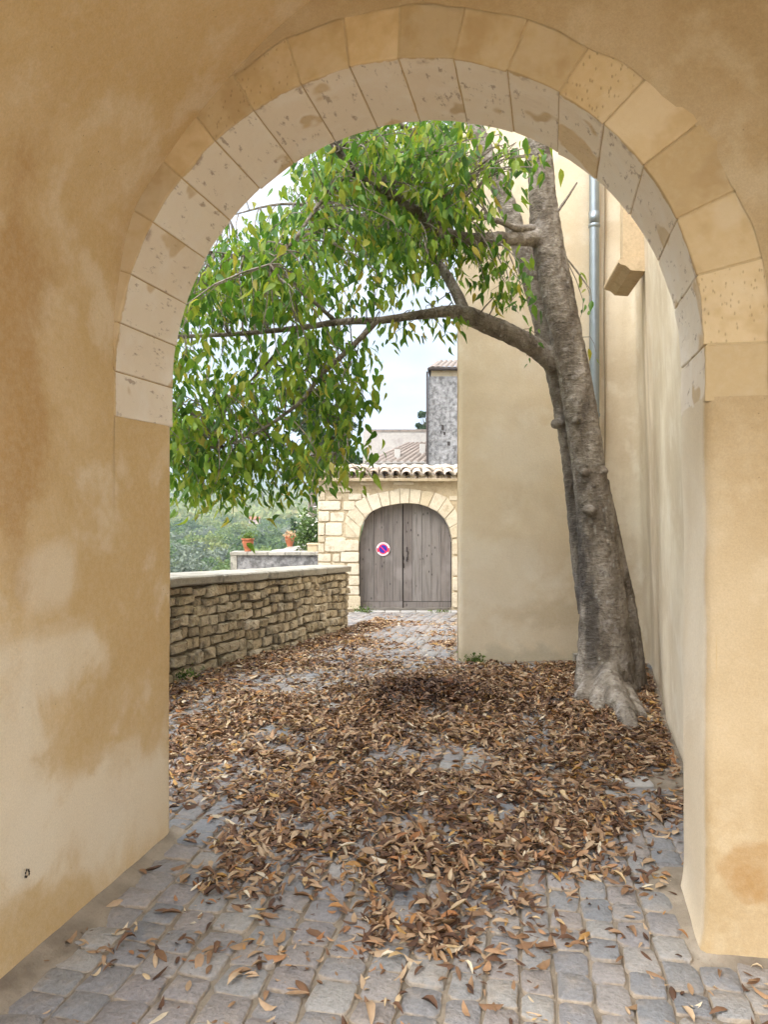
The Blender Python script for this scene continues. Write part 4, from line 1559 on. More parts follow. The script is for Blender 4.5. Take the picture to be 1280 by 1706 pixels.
for i in range(12):
    t = i / 11
    D = 16.7 + 5.0 * t
    px = 432 + 92 * t
    py = 921 - 17 * t
    rows.append((wx_(px, D), D, wz_(py, D) + 0.015 * math.sin(i * 2.3)))
v, f = [], []
for (a, D, z) in rows:
    v += [W(a - 0.02, D - 0.05, z), W(a + 0.55, D - 0.1, z + 0.02), W(a + 0.58, D - 0.1, z - 1.5), W(a - 0.05, D - 0.05, z - 1.5)]
for i in range(11):
    for k in range(4):
        k2 = (k + 1) % 4
        f.append((4 * i + k, 4 * i + 4 + k, 4 * i + 4 + k2, 4 * i + k2))
f += [(0, 1, 2, 3), (47, 46, 45, 44)]
obj('wall', v, f, mat_coping, ramp)


def leaf_quads(centers, size, seed, droop=0.0):
    """cloud of small leaf-shaped faces"""
    r_ = np.random.default_rng(seed)
    n = len(centers)
    c = np.asarray(centers, float)
    d = r_.normal(size=(n, 3))
    d[:, 2] -= droop
    d /= np.linalg.norm(d, axis=1, keepdims=True)
    b = np.cross(d, r_.normal(size=(n, 3)))
    b /= np.linalg.norm(b, axis=1, keepdims=True)
    s = size * r_.uniform(0.6, 1.3, size=(n, 1))
    p0, p1, p2, p3 = c - d * s, c + b * s * 0.5, c + d * s, c - b * s * 0.5
    v = np.stack([p0, p1, p2, p3], 1).reshape(-1, 3)
    f = np.arange(4 * n).reshape(-1, 4)
    return v, f


def fast_mesh(name, v, f, mat, attr=None):
    me = bpy.data.meshes.new(name)
    v = np.asarray(v, np.float32)
    f = np.asarray(f, np.int32)
    k = f.shape[1]
    me.vertices.add(len(v))
    me.vertices.foreach_set('co', v.ravel())
    me.loops.add(f.size)
    me.loops.foreach_set('vertex_index', f.ravel())
    me.polygons.add(len(f))
    me.polygons.foreach_set('loop_start', np.arange(0, f.size, k, dtype=np.int32))
    if attr is not None:
        a = me.attributes.new(attr[0], 'FLOAT', 'POINT')
        a.data.foreach_set('value', np.asarray(attr[1], np.float32))
    me.materials.append(mat)
    me.update(calc_edges=True)
    me.validate()
    return me


def urn(name, base, h, label, plant_mat, plant_size):
    t = thing(name, base, label, 'plant pot', 'terracotta pots on the terrace')
    pr = [(0.0, 0.0), (0.22, 0.0), (0.24, 0.04), (0.20, 0.08), (0.27, 0.25), (0.36, 0.5), (0.39, 0.66), (0.37, 0.76), (0.44, 0.80), (0.45, 0.88), (0.38, 0.89), (0.34, 0.82), (0.0, 0.82)]
    n = 16
    v, f = [], []
    for (r_, z) in pr:
        for k in range(n):
            a = 2 * math.pi * k / n
            v.append((base[0] + math.cos(a) * r_ * h, base[1] + math.sin(a) * r_ * h, base[2] + z * h))
    for i in range(len(pr) - 1):
        for k in range(n):
            k2 = (k + 1) % n
            f.append((i * n + k, i * n + k2, (i + 1) * n + k2, (i + 1) * n + k))
    obj('pot', v, f, mat_terra, t, True)
    r_ = np.random.default_rng(int(h * 1000) + len(label))
    c = r_.normal(size=(160, 3)) * np.array([0.2, 0.2, 0.13]) * h * plant_size + np.array([base[0], base[1], base[2] + h * 1.0])
    vv, ff = leaf_quads(c, 0.035, 5)
    link('plant', fast_mesh('plant', vv - np.array(base), ff, plant_mat), t, base)
    return t


urn('terracotta_urn', tuple(W(wx_(410), DW + 0.2, wz_(925) + 0.066)), 0.31, 'terracotta urn with pale green plant on the grey terrace wall', mat_moss, 1.15)
urn('terracotta_pot', tuple(W(wx_(476, 19.0) + 0.1, 19.0, wz_(912, 19.0) + 0.02)), 0.30, 'terracotta pot with dry straw flowers on the sloping ramp wall', mat_straw, 1.2)
pl = thing('planter', tuple(W(wx_(519), DW + 0.25, wz_(925) + 0.066)), 'pale square clay planter beside the gatehouse corner', 'plant pot', 'terracotta pots on the terrace')
mb = MB()
c = W(wx_(519), DW + 0.25, wz_(925) + 0.066)
mb.add(obox(c + UP * 0.07, UX, -UN, UP, 0.10, 0.10, 0.07))
mb.build('pot', mat_sill, pl)
mb = MB()
mb.add(obox(c + UP * 0.155, UX, -UN, UP, 0.115, 0.115, 0.015))
mb.build('rim', mat_sill, pl)

shrub = thing('flowering_shrub', tuple(W(wx_(516, 17.5), 17.5, wz_(921, 17.5))), 'green shrub with white flowers against the gatehouse corner', 'shrub')
sb = np.array(shrub.location)
r_ = np.random.default_rng(11)
c = r_.normal(size=(1500, 3)) * np.array([0.15, 0.15, 0.21]) + np.array([0, 0, 0.42])
vv, ff = leaf_quads(c, 0.05, 12)
link('foliage', fast_mesh('foliage', vv, ff, mat_far_leaf), shrub, sb)
c = r_.normal(size=(90, 3)) * np.array([0.16, 0.13, 0.18]) + np.array([0, 0, 0.55])
vv, ff = leaf_quads(c, 0.045, 13)
link('blossom', fast_mesh('blossom', vv, ff, mat_petal), shrub, sb)
obj('stem', *tube([Vector(sb) + Vector((0, 0, -0.8)), Vector(sb) + Vector((0.02, 0, 0.5))], [0.03, 0.012], 6), mat_bark, shrub)

# ------------------------------------------------------------------ the hackberry tree
tree = thing('hackberry_tree', (0.476, 6.76, 0), 'leaning broadleaf tree with grey trunk and drooping green crown', 'tree')


def branch(ctrl, n):
    """ctrl rows: px, py, D, radius"""
    pts = [tuple(P(a, b, d)) + (r * (0.85 if b < 700 else 0.92),) for a, b, d, r in ctrl]
    return spline(pts, n)


T1 = branch([(1012, 1185, 6.45, 0.31), (1012, 1140, 6.45, 0.265), (1008, 1060, 6.45, 0.225), (1006, 1000, 6.45, 0.205), (996, 900, 6.45, 0.175), (984, 800, 6.45, 0.152), (970, 700, 6.45, 0.150), (953, 600, 6.45, 0.155),
             (932, 500, 6.42, 0.158), (912, 400, 6.4, 0.155), (904, 320, 6.35, 0.132), (899, 240, 6.3, 0.115), (885, 120, 6.2, 0.10), (850, -60, 6.0, 0.075), (800, -250, 5.8, 0.04)], 60)
T2 = branch([(985, 1020, 6.62, 0.12), (972, 940, 6.66, 0.105), (960, 850, 6.68, 0.085), (948, 760, 6.68, 0.072), (936, 690, 6.66, 0.075), (926, 630, 6.62, 0.085), (915, 580, 6.62, 0.105), (898, 505, 6.68, 0.11), (872, 420, 6.75, 0.105),
             (848, 350, 6.8, 0.10), (824, 290, 6.85, 0.095), (795, 220, 6.9, 0.09), (760, 120, 7.0, 0.075), (700, -60, 7.0, 0.05)], 46)
B1 = branch([(925, 612, 6.55, 0.09), (900, 585, 6.5, 0.102), (862, 562, 6.42, 0.10), (820, 543, 6.36, 0.098), (780, 526, 6.3, 0.088), (745, 519, 6.26, 0.06), (690, 526, 6.2, 0.043), (630, 534, 6.16, 0.036), (570, 536, 6.1, 0.032),
             (500, 546, 6.05, 0.027), (400, 556, 6.0, 0.022), (284, 562, 5.9, 0.017), (150, 575, 5.8, 0.01)], 60)
B2 = branch([(905, 398, 6.4, 0.085), (870, 397, 6.25, 0.075), (830, 398, 6.1, 0.066), (780, 398, 5.95, 0.06), (735, 385, 5.8, 0.055), (690, 350, 5.65, 0.05), (640, 318, 5.5, 0.044), (590, 285, 5.35, 0.04), (555, 240, 5.2, 0.034), (500, 150, 5.0, 0.022), (430, 60, 4.9, 0.01)], 46)
B3 = branch([(890, 382, 6.35, 0.05), (860, 380, 6.15, 0.034), (830, 368, 6.0, 0.026), (795, 362, 5.85, 0.02), (740, 372, 5.7, 0.013), (690, 385, 5.6, 0.006)], 20)
B4 = branch([(628, 534, 6.16, 0.03), (612, 552, 6.1, 0.027), (575, 588, 6.0, 0.024), (535, 625, 5.9, 0.022), (505, 665, 5.82, 0.02), (470, 693, 5.75, 0.016), (425, 722, 5.7, 0.011), (370, 745, 5.6, 0.005)], 34)
B5 = branch([(775, 524, 6.3, 0.06), (762, 490, 6.4, 0.055), (735, 445, 6.55, 0.048), (700, 410, 6.7, 0.042), (650, 380, 6.9, 0.034), (570, 350, 7.1, 0.026), (470, 340, 7.2, 0.016), (380, 360, 7.3, 0.006)], 36)
B6 = branch([(560, 536, 6.1, 0.022), (520, 500, 6.0, 0.018), (470, 455, 5.8, 0.014), (420, 430, 5.6, 0.009), (360, 420, 5.5, 0.004)], 22)
B7 = branch([(590, 285, 5.35, 0.03), (540, 330, 5.2, 0.02), (490, 400, 5.1, 0.014), (450, 440, 5.0, 0.006)], 20)
B8 = branch([(824, 290, 6.85, 0.05), (740, 250, 6.6, 0.035), (650, 200, 6.3, 0.024), (560, 180, 6.0, 0.012)], 22)
B9 = branch([(535, 625, 5.9, 0.014), (540, 680, 5.9, 0.010), (555, 730, 5.9, 0.006), (560, 770, 5.9, 0.003)], 14)
B10 = branch([(500, 546, 6.05, 0.016), (440, 610, 6.1, 0.012), (380, 680, 6.1, 0.008), (340, 760, 6.1, 0.004)], 20)

trunk_mb = MB()
trunk_mb.add(tube(T1[:, :3], T1[:, 3], 20, True, 0.04, 1))
trunk_mb.add(tube(T2[:, :3], T2[:, 3], 14, True, 0.04, 2))
trunk_mb.add(tube(B1[:26, :3], B1[:26, 3], 12, True, 0.05, 3))
trunk_mb.add(tube(B2[:12, :3], B2[:12, 3], 12, True, 0.05, 4))


def groundpath(ctrl):
    """root: px, py (on the ground), height, radius"""
    out = []
    for a, b, z, r in ctrl:
        D = (EYE - z) * 1280 / (b - 835)
        out.append(tuple(W((a - 640) / 1280 * D, D, z)) + (r,))
    return spline(out, 14)


buttress = branch([(1050, 1175, 6.55, 0.17), (1047, 1110, 6.55, 0.155), (1040, 1030, 6.55, 0.135), (1026, 950, 6.53, 0.115), (1012, 870, 6.5, 0.10), (1000, 800, 6.47, 0.08)], 18)
trunk_mb.add(tube(buttress[:, :3], buttress[:, 3], 14, True, 0.05, 5))
left_lobe = branch([(985, 1185, 6.35, 0.17), (986, 1120, 6.37, 0.14), (988, 1040, 6.4, 0.12), (985, 960, 6.42, 0.10), (980, 880, 6.44, 0.09)], 14)
trunk_mb.add(tube(left_lobe[:, :3], left_lobe[:, 3], 12, True, 0.05, 6))
for k, rt_ in enumerate(([(1010, 1110, 0.22, 0.13), (1020, 1150, 0.12, 0.11), (1040, 1180, 0.06, 0.085), (1050, 1205, 0.03, 0.065), (1060, 1222, 0.0, 0.05), (1075, 1236, -0.05, 0.035)],
                         [(1000, 1110, 0.2, 0.12), (985, 1150, 0.08, 0.10), (968, 1165, 0.02, 0.075), (950, 1172, -0.04, 0.04)],
                         [(1000, 1120, 0.16, 0.12), (1000, 1160, 0.06, 0.09), (996, 1190, 0.0, 0.06), (985, 1215, -0.05, 0.04)],
                         [(1050, 1110, 0.2, 0.11), (1062, 1135, 0.06, 0.09), (1075, 1150, 0.0, 0.06), (1088, 1160, -0.05, 0.04)],
                         [(1040, 1150, 0.1, 0.08), (1066, 1190, 0.02, 0.055), (1080, 1205, -0.03, 0.03)])):
    q = groundpath(rt_)
    trunk_mb.add(tube(q[:, :3], q[:, 3], 10, True, 0.10, 20 + k))


def knot(px, py, D, r, out=0.0):
    c = P(px, py, D)
    bm = bmesh.new()
    bmesh.ops.create_icosphere(bm, subdivisions=2, radius=r)
    v = [c + Vector((q.co.x, q.co.y, q.co.z * 0.8)) for q in bm.verts]
    f = [tuple(x.index for x in q.verts) for q in bm.faces]
    bm.free()
    trunk_mb.add((v, f))


knot(1004, 786, 6.36, 0.055)
knot(982, 850, 6.28, 0.06)
knot(975, 788, 6.32, 0.045)
knot(929, 706, 6.6, 0.058)
knot(962, 700, 6.33, 0.035)
tr = trunk_mb.build('trunk', mat_bark, tree, True)
rm = tr.modifiers.new('fuse', 'REMESH')
rm.mode = 'VOXEL'
rm.voxel_size = 0.013
rm.use_smooth_shade = True
sm = tr.modifiers.new('soften', 'SMOOTH')
sm.factor = 0.5
sm.iterations = 4
tex = bpy.data.textures.new('bark_relief', 'CLOUDS')
tex.noise_scale = 0.07
tex.noise_depth = 3
dm = tr.modifiers.new('relief', 'DISPLACE')
dm.texture = tex
dm.texture_coords = 'LOCAL'
dm.strength = 0.024
dm.mid_level = 0.5

branches = []
for k, (b, cut) in enumerate(((B1, 22), (B2, 10), (B3, 0), (B4, 0), (B5, 0), (B6, 0), (B7, 0), (B8, 0), (B9, 0), (B10, 0))):
    b_ = b[cut:]
    obj('branch', *tube(b_[:, :3], b_[:, 3], 8, True, 0.08, 40 + k), mat_bark, tree, True)
    branches.append(b)
snag = branch([(925, 358, 6.32, 0.014), (935, 345, 6.3, 0.016), (948, 326, 6.28, 0.013), (962, 304, 6.25, 0.009)], 8)
obj('broken_branch', *tube(snag[:, :3], snag[:, 3], 6, True, 0.5, 60), mat_bark, tree)
allb = np.vstack([b[:, :3] for b in branches] + [T1[38:, :3], T2[28:, :3]])

# leaf sprays: (polygon in the picture, nearest and farthest depth, sprays, spread)


def in_poly(x, y, poly):
    c = False
    j = len(poly) - 1
    for i in range(len(poly)):
        xi, yi = poly[i]
        xj, yj = poly[j]
        if (yi > y) != (yj > y) and x < (xj - xi) * (y - yi) / (yj - yi) + xi:
            c = not c
        j = i
    return c


gr = np.random.default_rng(21)
sprays = []


def region(poly, d0, d1, n, spread=0.18, leaves=21):
    xs_ = [p[0] for p in poly]
    ys_ = [p[1] for p in poly]
    k = 0
    while k < n:
        a, b = gr.uniform(min(xs_), max(xs_)), gr.uniform(min(ys_), max(ys_))
        if not in_poly(a, b, poly):
            continue
        D = gr.uniform(d0, d1)
        q_ = P(a, b, D)
        if mnoise.noise(q_ * 1.7) + 0.5 * mnoise.noise(q_ * 3.9) < gr.uniform(-0.55, 0.25):
            continue
        sprays.append((np.array(P(a, b, D)), spread, leaves))
        k += 1


region([(120, 640), (150, 420), (300, 470), (335, 435), (400, 400), (470, 330), (520, 262), (600, 200), (770, 180), (775, 330), (745, 400), (700, 415), (672, 470), (655, 530), (560, 545), (400, 555), (250, 590)], 4.7, 7.6, 300)
region([(500, 225), (780, 190), (790, 300), (760, 395), (690, 420), (600, 440), (520, 400)], 4.8, 6.6, 130)
region([(150, 585), (420, 565), (560, 550), (640, 548), (622, 600), (596, 650), (588, 700), (582, 745), (545, 800), (478, 815), (400, 828), (315, 818), (240, 780), (150, 720)], 5.0, 7.2, 200)
region([(800, 215), (930, 240), (945, 262), (890, 290), (790, 270)], 4.3, 5.0, 16, 0.10, 6)
region([(745, 320), (815, 345), (835, 400), (868, 440), (880, 500), (850, 505), (800, 450), (745, 410)], 5.6, 6.2, 34, 0.13, 12)
region([(850, 540), (905, 540), (895, 575), (860, 560)], 6.2, 6.35, 2, 0.07, 4)
region([(650, 515), (765, 500), (762, 540), (700, 530), (655, 545)], 6.0, 6.5, 12, 0.12, 10)
region([(966, 440), (985, 450), (985, 570), (970, 560)], 6.3, 6.5, 4, 0.06, 4)
region([(690, 440), (720, 400), (770, 420), (740, 455)], 6.2, 7.0, 12, 0.12, 10)
region([(200, 600), (250, 440), (330, 420), (430, 370), (470, 430), (430, 540), (300, 560)], 5.0, 7.0, 50)
region([(200, 580), (400, 570), (420, 700), (400, 820), (315, 815), (220, 760)], 5.0, 6.8, 28)
for k in range(40):     # the crown above the arch, out of the picture
    sprays.append((np.array([gr.uniform(-3.6, -0.6), gr.uniform(4.0, 7.4), gr.uniform(4.7, 6.6)]), 0.2, 14))

L_pos, L_dir, L_len = [], [], []
tw = MB()
for k, (c, spread, nl) in enumerate(sprays):
    d2 = ((allb - c) ** 2).sum(1) + 0.25 * np.maximum(allb[:, 2] * 0 + c[2] - allb[:, 2], 0)
    q = allb[int(np.argmin(d2))]
    far = math.sqrt(((q - c) ** 2).sum())
    if far > 1.4:
        q = c + (q - c) * 1.4 / far
    mid = (q + c) / 2 + np.array([0, 0, 0.12 * min(far, 1.2)]) + gr.normal(size=3) * 0.03
    tip = c + np.array([gr.normal() * 0.08, gr.normal() * 0.08, -0.12])
    path = spline([q, mid, c, tip], 7)
    tw.add(tube(path, np.linspace(0.0065, 0.0018, 7), 4, False))
    for i in range(nl):
        t = gr.uniform(0.35, 1.0)
        base = path[min(6, int(t * 6.99))] + gr.normal(size=3) * spread * np.array([0.55, 0.55, 0.5])
        d = np.array([gr.normal() * 0.52, gr.normal() * 0.52, -1.0])
        L_pos.append(base)
        L_dir.append(d / np.linalg.norm(d))
        L_len.append(gr.uniform(0.05, 0.132))
tag(tw.build('twig_mass', mat_bark, tree), kind='stuff')
L_pos, L_dir, L_len = np.array(L_pos), np.array(L_dir), np.array(L_len)
# nothing inside the passage wall or in the house wall
xcv, Dv = cam_xy(L_pos[:, 0], L_pos[:, 1])
# leaves part along the big limbs, so that these show
lpx, lpy = 640 + xcv / Dv * 1280, 835 - (L_pos[:, 2] - 0.05 - EYE) / Dv * 1280
hide = np.zeros(len(L_pos), bool)
for b_, wpx in ((B1, 15), (B4, 13), (B2, 14), (B5, 10)):
    bx, bd = cam_xy(b_[:, 0], b_[:, 1])
    bpx, bqy = 640 + bx / bd * 1280, 835 - (b_[:, 2] - EYE) / bd * 1280
    for q0 in range(0, len(L_pos), 4000):
        sl = slice(q0, q0 + 4000)
        dd = (lpx[sl, None] - bpx[None]) ** 2 + (lpy[sl, None] - bqy[None]) ** 2
        k_ = dd.argmin(1)
        hide[sl] |= (dd.min(1) < wpx ** 2) & (Dv[sl] < bd[k_] + 0.02)
hide &= gr.uniform(0, 1, len(L_pos)) < 0.85
okm = ~hide & (L_pos[:, 1] > YB + 0.12) & ~((L_pos[:, 0] > 0.55)) & ~((Dv > 7.45) & (xcv > 0.6))
L_pos, L_dir, L_len = L_pos[okm], L_dir[okm], L_len[okm]


def leaf_geom(pos, dirv, length, width_ratio, fold, curl, seed, flatn=None, st=(0.0, 0.17, 0.40, 0.70, 1.0), wd=(0.0, 0.84, 1.0, 0.46, 0.0)):
    """leaves of 11 vertices: two tips and three cross rows, folded along the midrib and curled"""
    r_ = np.random.default_rng(seed)
    n = len(pos)
    if flatn is None:
        flatn = r_.normal(size=(n, 3))
    b = np.cross(dirv, flatn)
    b /= np.linalg.norm(b, axis=1, keepdims=True) + 1e-9
    nn = np.cross(b, dirv)
    L = length[:, None]
    vs_ = []
    cur = curl[:, None]
    fo = fold[:, None]
    for s, w in zip(st, wd):
        mid = pos + dirv * L * s + nn * L * cur * (4 * s * (1 - s) - 0.6 * s)
        if w == 0:
            vs_.append(mid)
        else:
            half = b * L * (width_ratio[:, None] * w * 0.5)
            rise_ = nn * L * (width_ratio[:, None] * w * 0.5) * fo
            vs_ += [mid - half + rise_, mid, mid + half + rise_]
    v = np.stack(vs_, 1)            # n, 11, 3
    F = np.array([[0, 2, 1], [0, 3, 2], [1, 2, 5], [1, 5, 4], [2, 3, 6], [2, 6, 5], [4, 5, 8], [4, 8, 7], [5, 6, 9], [5, 9, 8], [7, 8, 10], [8, 9, 10]])
    return v, F


n = len(L_pos)
lv, lF = leaf_geom(L_pos, L_dir, L_len, gr.uniform(0.30, 0.44, n), gr.uniform(0.1, 0.7, n), gr.uniform(-0.12, 0.2, n), 31)
# the 300 that show largest hang as separate leaves, the rest is one mass
xcv, Dv = cam_xy(L_pos[:, 0], L_pos[:, 1])
pxx = 640 + xcv / Dv * 1280
pyy = 835 - (L_pos[:, 2] - EYE) / Dv * 1280
inside = ((pxx - 640) / 1280 > -0.27) & (pyy > 235 + 0.0009 * (pxx - 700) ** 2) & (pxx < 1010)
score = np.where(inside, L_len / Dv, 0)
top = set(np.argsort(-score)[:300].tolist())
restm = np.array([i not in top for i in range(n)])
rv = lv[restm].reshape(-1, 3)
rf_ = (lF[None] + 11 * np.arange(restm.sum())[:, None, None]).reshape(-1, 3)
c0 = np.array([-1.2, 6.0, 2.0])
crown = link('crown', fast_mesh('crown', rv - c0, rf_, mat_leaf), tree, c0)
tag(crown, kind='stuff')
for i in sorted(top):
    o_ = lv[i][0]
    link('leaf', fast_mesh('leaf', lv[i] - o_, lF, mat_leaf), crown, o_)

# ------------------------------------------------------------------ fallen leaves
# density of the litter, given at points on the ground
ctrl = [(300, 1200, 1.0), (420, 1180, 1.3), (560, 1160, 1.4), (700, 1160, 2.6), (800, 1150, 1.6), (900, 1150, 1.5), (1000, 1250, 1.5), (1090, 1250, 1.3), (1080, 1170, 1.4),
        (330, 1140, 0.9), (460, 1110, 0.9), (560, 1070, 1.2), (600, 1045, 1.5), (590, 1032, 1.3), (640, 1022, 0.05), (600, 1020, 0.2), (680, 1020, 0.0), (650, 1040, 0.45), (700, 1050, 0.02), (720, 1030, 0.0), (670, 1062, 0.06), (705, 1068, 0.0), (735, 1050, 0.04), (690, 1032, 0.0), (725, 1090, 0.06), (665, 1030, 0.06), (750, 1030, 0.02), (755, 1055, 0.3), (680, 1048, 0.03), (695, 1085, 0.05), (660, 1080, 0.35), (715, 1080, 0.08), (690, 1100, 0.2), (750, 1075, 0.9), (760, 1120, 0.8),
        (420, 1135, 0.25), (520, 1130, 0.4), (620, 1115, 0.7), (850, 1105, 1.0), (930, 1105, 1.1), (520, 1152, 0.35),
        (300, 1300, 0.75), (340, 1260, 1.0), (450, 1260, 1.4), (600, 1230, 1.8), (740, 1210, 2.0), (860, 1230, 1.5), (900, 1290, 1.25), (1010, 1290, 1.3), (400, 1275, 0.3), (770, 1272, 0.3),
        (310, 1370, 0.12), (360, 1350, 0.45), (430, 1340, 0.9), (520, 1330, 1.15), (640, 1320, 1.2), (760, 1320, 1.2), (880, 1340, 1.2), (980, 1360, 1.05), (1090, 1340, 0.5), (1110, 1310, 0.12),
        (330, 1430, 0.08), (400, 1420, 0.7), (470, 1440, 0.5), (510, 1450, 0.25), (580, 1420, 1.0), (700, 1430, 1.3), (800, 1420, 1.15), (900, 1430, 0.9), (1000, 1450, 0.75), (1070, 1460, 0.35), (1110, 1430, 0.15),
        (400, 1480, 0.75), (470, 1500, 0.22), (560, 1500, 0.35), (650, 1500, 1.1), (740, 1510, 1.15), (830, 1490, 0.6), (920, 1480, 0.3), (1000, 1500, 0.12), (1080, 1520, 0.06),
        (250, 1500, 0.02), (330, 1520, 0.07), (440, 1555, 0.15), (560, 1560, 0.12), (660, 1550, 0.7), (740, 1570, 0.75), (830, 1560, 0.35), (900, 1570, 0.18), (980, 1600, 0.08), (1100, 1580, 0.06),
        (100, 1650, 0.02), (230, 1620, 0.10), (330, 1660, 0.07), (450, 1640, 0.10), (560, 1660, 0.05), (680, 1640, 0.10), (760, 1640, 0.15), (850, 1640, 0.10), (950, 1680, 0.04), (1100, 1680, 0.10), (1250, 1660, 0.08), (1190, 1605, 0.25),
        (200, 1200, 0.6), (1160, 1400, 0.3), (1130, 1250, 0.9)]
cpx = np.array(ctrl, float)
cpx[:, 2] *= np.where((cpx[:, 1] > 1380) & (cpx[:, 2] > 0.4), 1.35, 1.0)
cD = EYE * 1280 / (cpx[:, 1] - 835)
for _ in range(12):
    gp = np.array([W((a - 640) / 1280 * d, d) for a, d in zip(cpx[:, 0], cD)])
    cD = (EYE - gz(gp[:, 0], gp[:, 1])) * 1280 / (cpx[:, 1] - 835)
cw = np.array([W((a - 640) / 1280 * d, d)[:2] for a, d in zip(cpx[:, 0], cD)])
cden = cpx[:, 2]
csig = 0.045 * cD + 0.02


def density(x, y):
    d2 = ((x[:, None] - cw[None, :, 0]) ** 2 + (y[:, None] - cw[None, :, 1]) ** 2) / (csig ** 2)[None]
    w = 1 / (d2 + 0.08) ** 3
    return (w * cden).sum(1) / w.sum(1)


def clump(x, y):
    return np.array([mnoise.noise(Vector((a * 3.6, b * 3.6, 0.7))) + 0.6 * mnoise.noise(Vector((a * 9.0, b * 9.0, 4.7))) for a, b in zip(x, y)])


NC = 430000
fx = gr.uniform(-3.4, 1.3, NC)
fy = 1.9 + (12.6 - 1.9) * gr.uniform(0, 1, NC)
xcv, Dv = cam_xy(fx, fy)
pl_ = np.interp(fy, PARA[:, 1], PARA[:, 0]) + 0.12
sw = np.interp(fy, [3.37, 4.6, 5.66, 7.12, 7.75, 8.2], [0.72, 0.76, 0.81, 0.90, 0.94, 0.88]) - 0.04
ok = (fx > pl_) | (fy < YB)
ok &= (fx < sw) | (fy < YB)
ok &= ~((fy < YB) & ((fx < -1.72) | ((fx > 0.50) & (fy > YF - 0.04))))
ok &= ~((Dv > 7.5) & (xcv > 0.096 * Dv - 0.03)) & (Dv < 13.3)
ok &= (xcv > -0.38 * Dv - 0.2) & (xcv < 0.52 * Dv + 0.2) & (Dv > 2.1)
fx, fy, Dv = fx[ok], fy[ok], Dv[ok]
den = np.concatenate([density(fx[i:i + 20000], fy[i:i + 20000]) for i in range(0, len(fx), 20000)])
cl = clump(fx, fy)
den_c = den * np.clip(1 + 1.35 * cl, 0.04, 2.6)
PER = 2500.0                                   # leaves per square metre at density 1
cand = NC / ((1.3 + 3.4) * (12.6 - 1.9))
keep = gr.uniform(0, 1, len(fx)) < np.clip(den_c * PER / cand, 0, 1)
fx, fy, Dv, den, cl = fx[keep], fy[keep], Dv[keep], den[keep], cl[keep]
n = len(fx)
heap = P(715, 1165, 1.0)
hp = W((715 - 640) / 1280 * 6.2, 6.2)
hd = np.sqrt(((fx - hp[0]) / 0.62) ** 2 + ((fy - hp[1]) / 0.42) ** 2)
pile = 0.012 + 0.035 * np.clip(den - 0.4, 0, 1.2) + 0.10 * np.exp(-hd ** 2 * 1.6)
fz = gz(fx, fy) + 0.010 + pile * gr.uniform(0, 1, n) ** 1.3
az = gr.uniform(0, 2 * math.pi, n)
tilt_s = 0.08 + 0.27 * np.clip(den, 0, 1.4) / 1.4
dirv = np.stack([np.cos(az), np.sin(az), gr.normal(size=n) * tilt_s], 1)
dirv /= np.linalg.norm(dirv, axis=1, keepdims=True)
fl = np.stack([gr.normal(size=n) * tilt_s * 1.2, gr.normal(size=n) * tilt_s * 1.2, np.where(gr.uniform(size=n) < 0.5, 1.0, -1.0)], 1)
ln = (0.034 + 0.056 * gr.uniform(0, 1, n)) * np.where(gr.uniform(size=n) < 0.22, 0.5, 1.0) * np.where(gr.uniform(size=n) < 0.12, 0.6, 1.0)
gv, gF = leaf_geom(np.stack([fx, fy, fz], 1) - dirv * ln[:, None] * 0.5, dirv, ln, gr.uniform(0.20, 0.39, n), gr.uniform(0.0, 1.5, n), gr.normal(size=n) * 0.15, 77, fl, (0.0, 0.2, 0.5, 0.8, 1.0), (0.0, 0.72, 1.0, 0.66, 0.0))
floor = gz(fx, fy) + 0.006
low = gv[:, :, 2].min(1)
gv[:, :, 2] += np.maximum(floor - low, 0)[:, None]
wet = np.clip(0.95 * np.exp(-hd ** 2 * 0.9) + 0.15 * np.clip(den - 1.0, 0, 1) + 0.12 * gr.normal(size=n), 0, 1)
xcv, Dv = cam_xy(fx, fy)
inview = (np.abs(xcv / Dv) < 0.49) & (EYE * 1280 / Dv < 868)
lone = den < 0.5
score = np.where(inview, ln / Dv * np.where(lone, 1.6, 1.0), 0)
top = np.argsort(-score)[:280]
tset = set(top.tolist())
mask = np.ones(n, bool)
mask[top] = False
rv = gv[mask].reshape(-1, 3)
rf_ = (gF[None] + 11 * np.arange(mask.sum())[:, None, None]).reshape(-1, 3)
litter = link('leaf_litter', fast_mesh('leaf_litter', rv, rf_, mat_litter, ('wet', np.repeat(wet[mask], 11))), None)
tag(litter, 'brown and tan fallen leaves carpeting the cobbled courtyard', 'leaves', kind='stuff')
for i in sorted(tset):
    o_ = np.array([fx[i], fy[i], floor[i]])
    o = link('fallen_leaf', fast_mesh('fallen_leaf', gv[i] - o_, gF, mat_litter, ('wet', np.repeat(wet[i], 11))), None, o_)
    u_ = xcv[i] / Dv[i]
    side_ = 'near the left wall' if u_ < -0.28 else 'left of the middle' if u_ < -0.08 else 'in the middle of the lane' if u_ < 0.14 else 'right of the middle' if u_ < 0.32 else 'near the right wall'
    size_ = 'small' if ln[i] < 0.055 else 'middling' if ln[i] < 0.073 else 'long'
    if fy[i] < YF:
        lab, grp = f'{size_} dry fallen leaf on cobbles inside the passage, {side_}', 'loose leaves inside the passage'
    elif fy[i] < YB:
        lab, grp = f'{size_} dry fallen leaf directly under the stone arch, {side_}', 'loose leaves under the arch'
    else:
        lab, grp = f'{size_} dry fallen leaf just beyond the arch, {side_}', 'leaves at the edge of the carpet'
    tag(o, lab, 'leaf', grp)

# ------------------------------------------------------------------ small growth


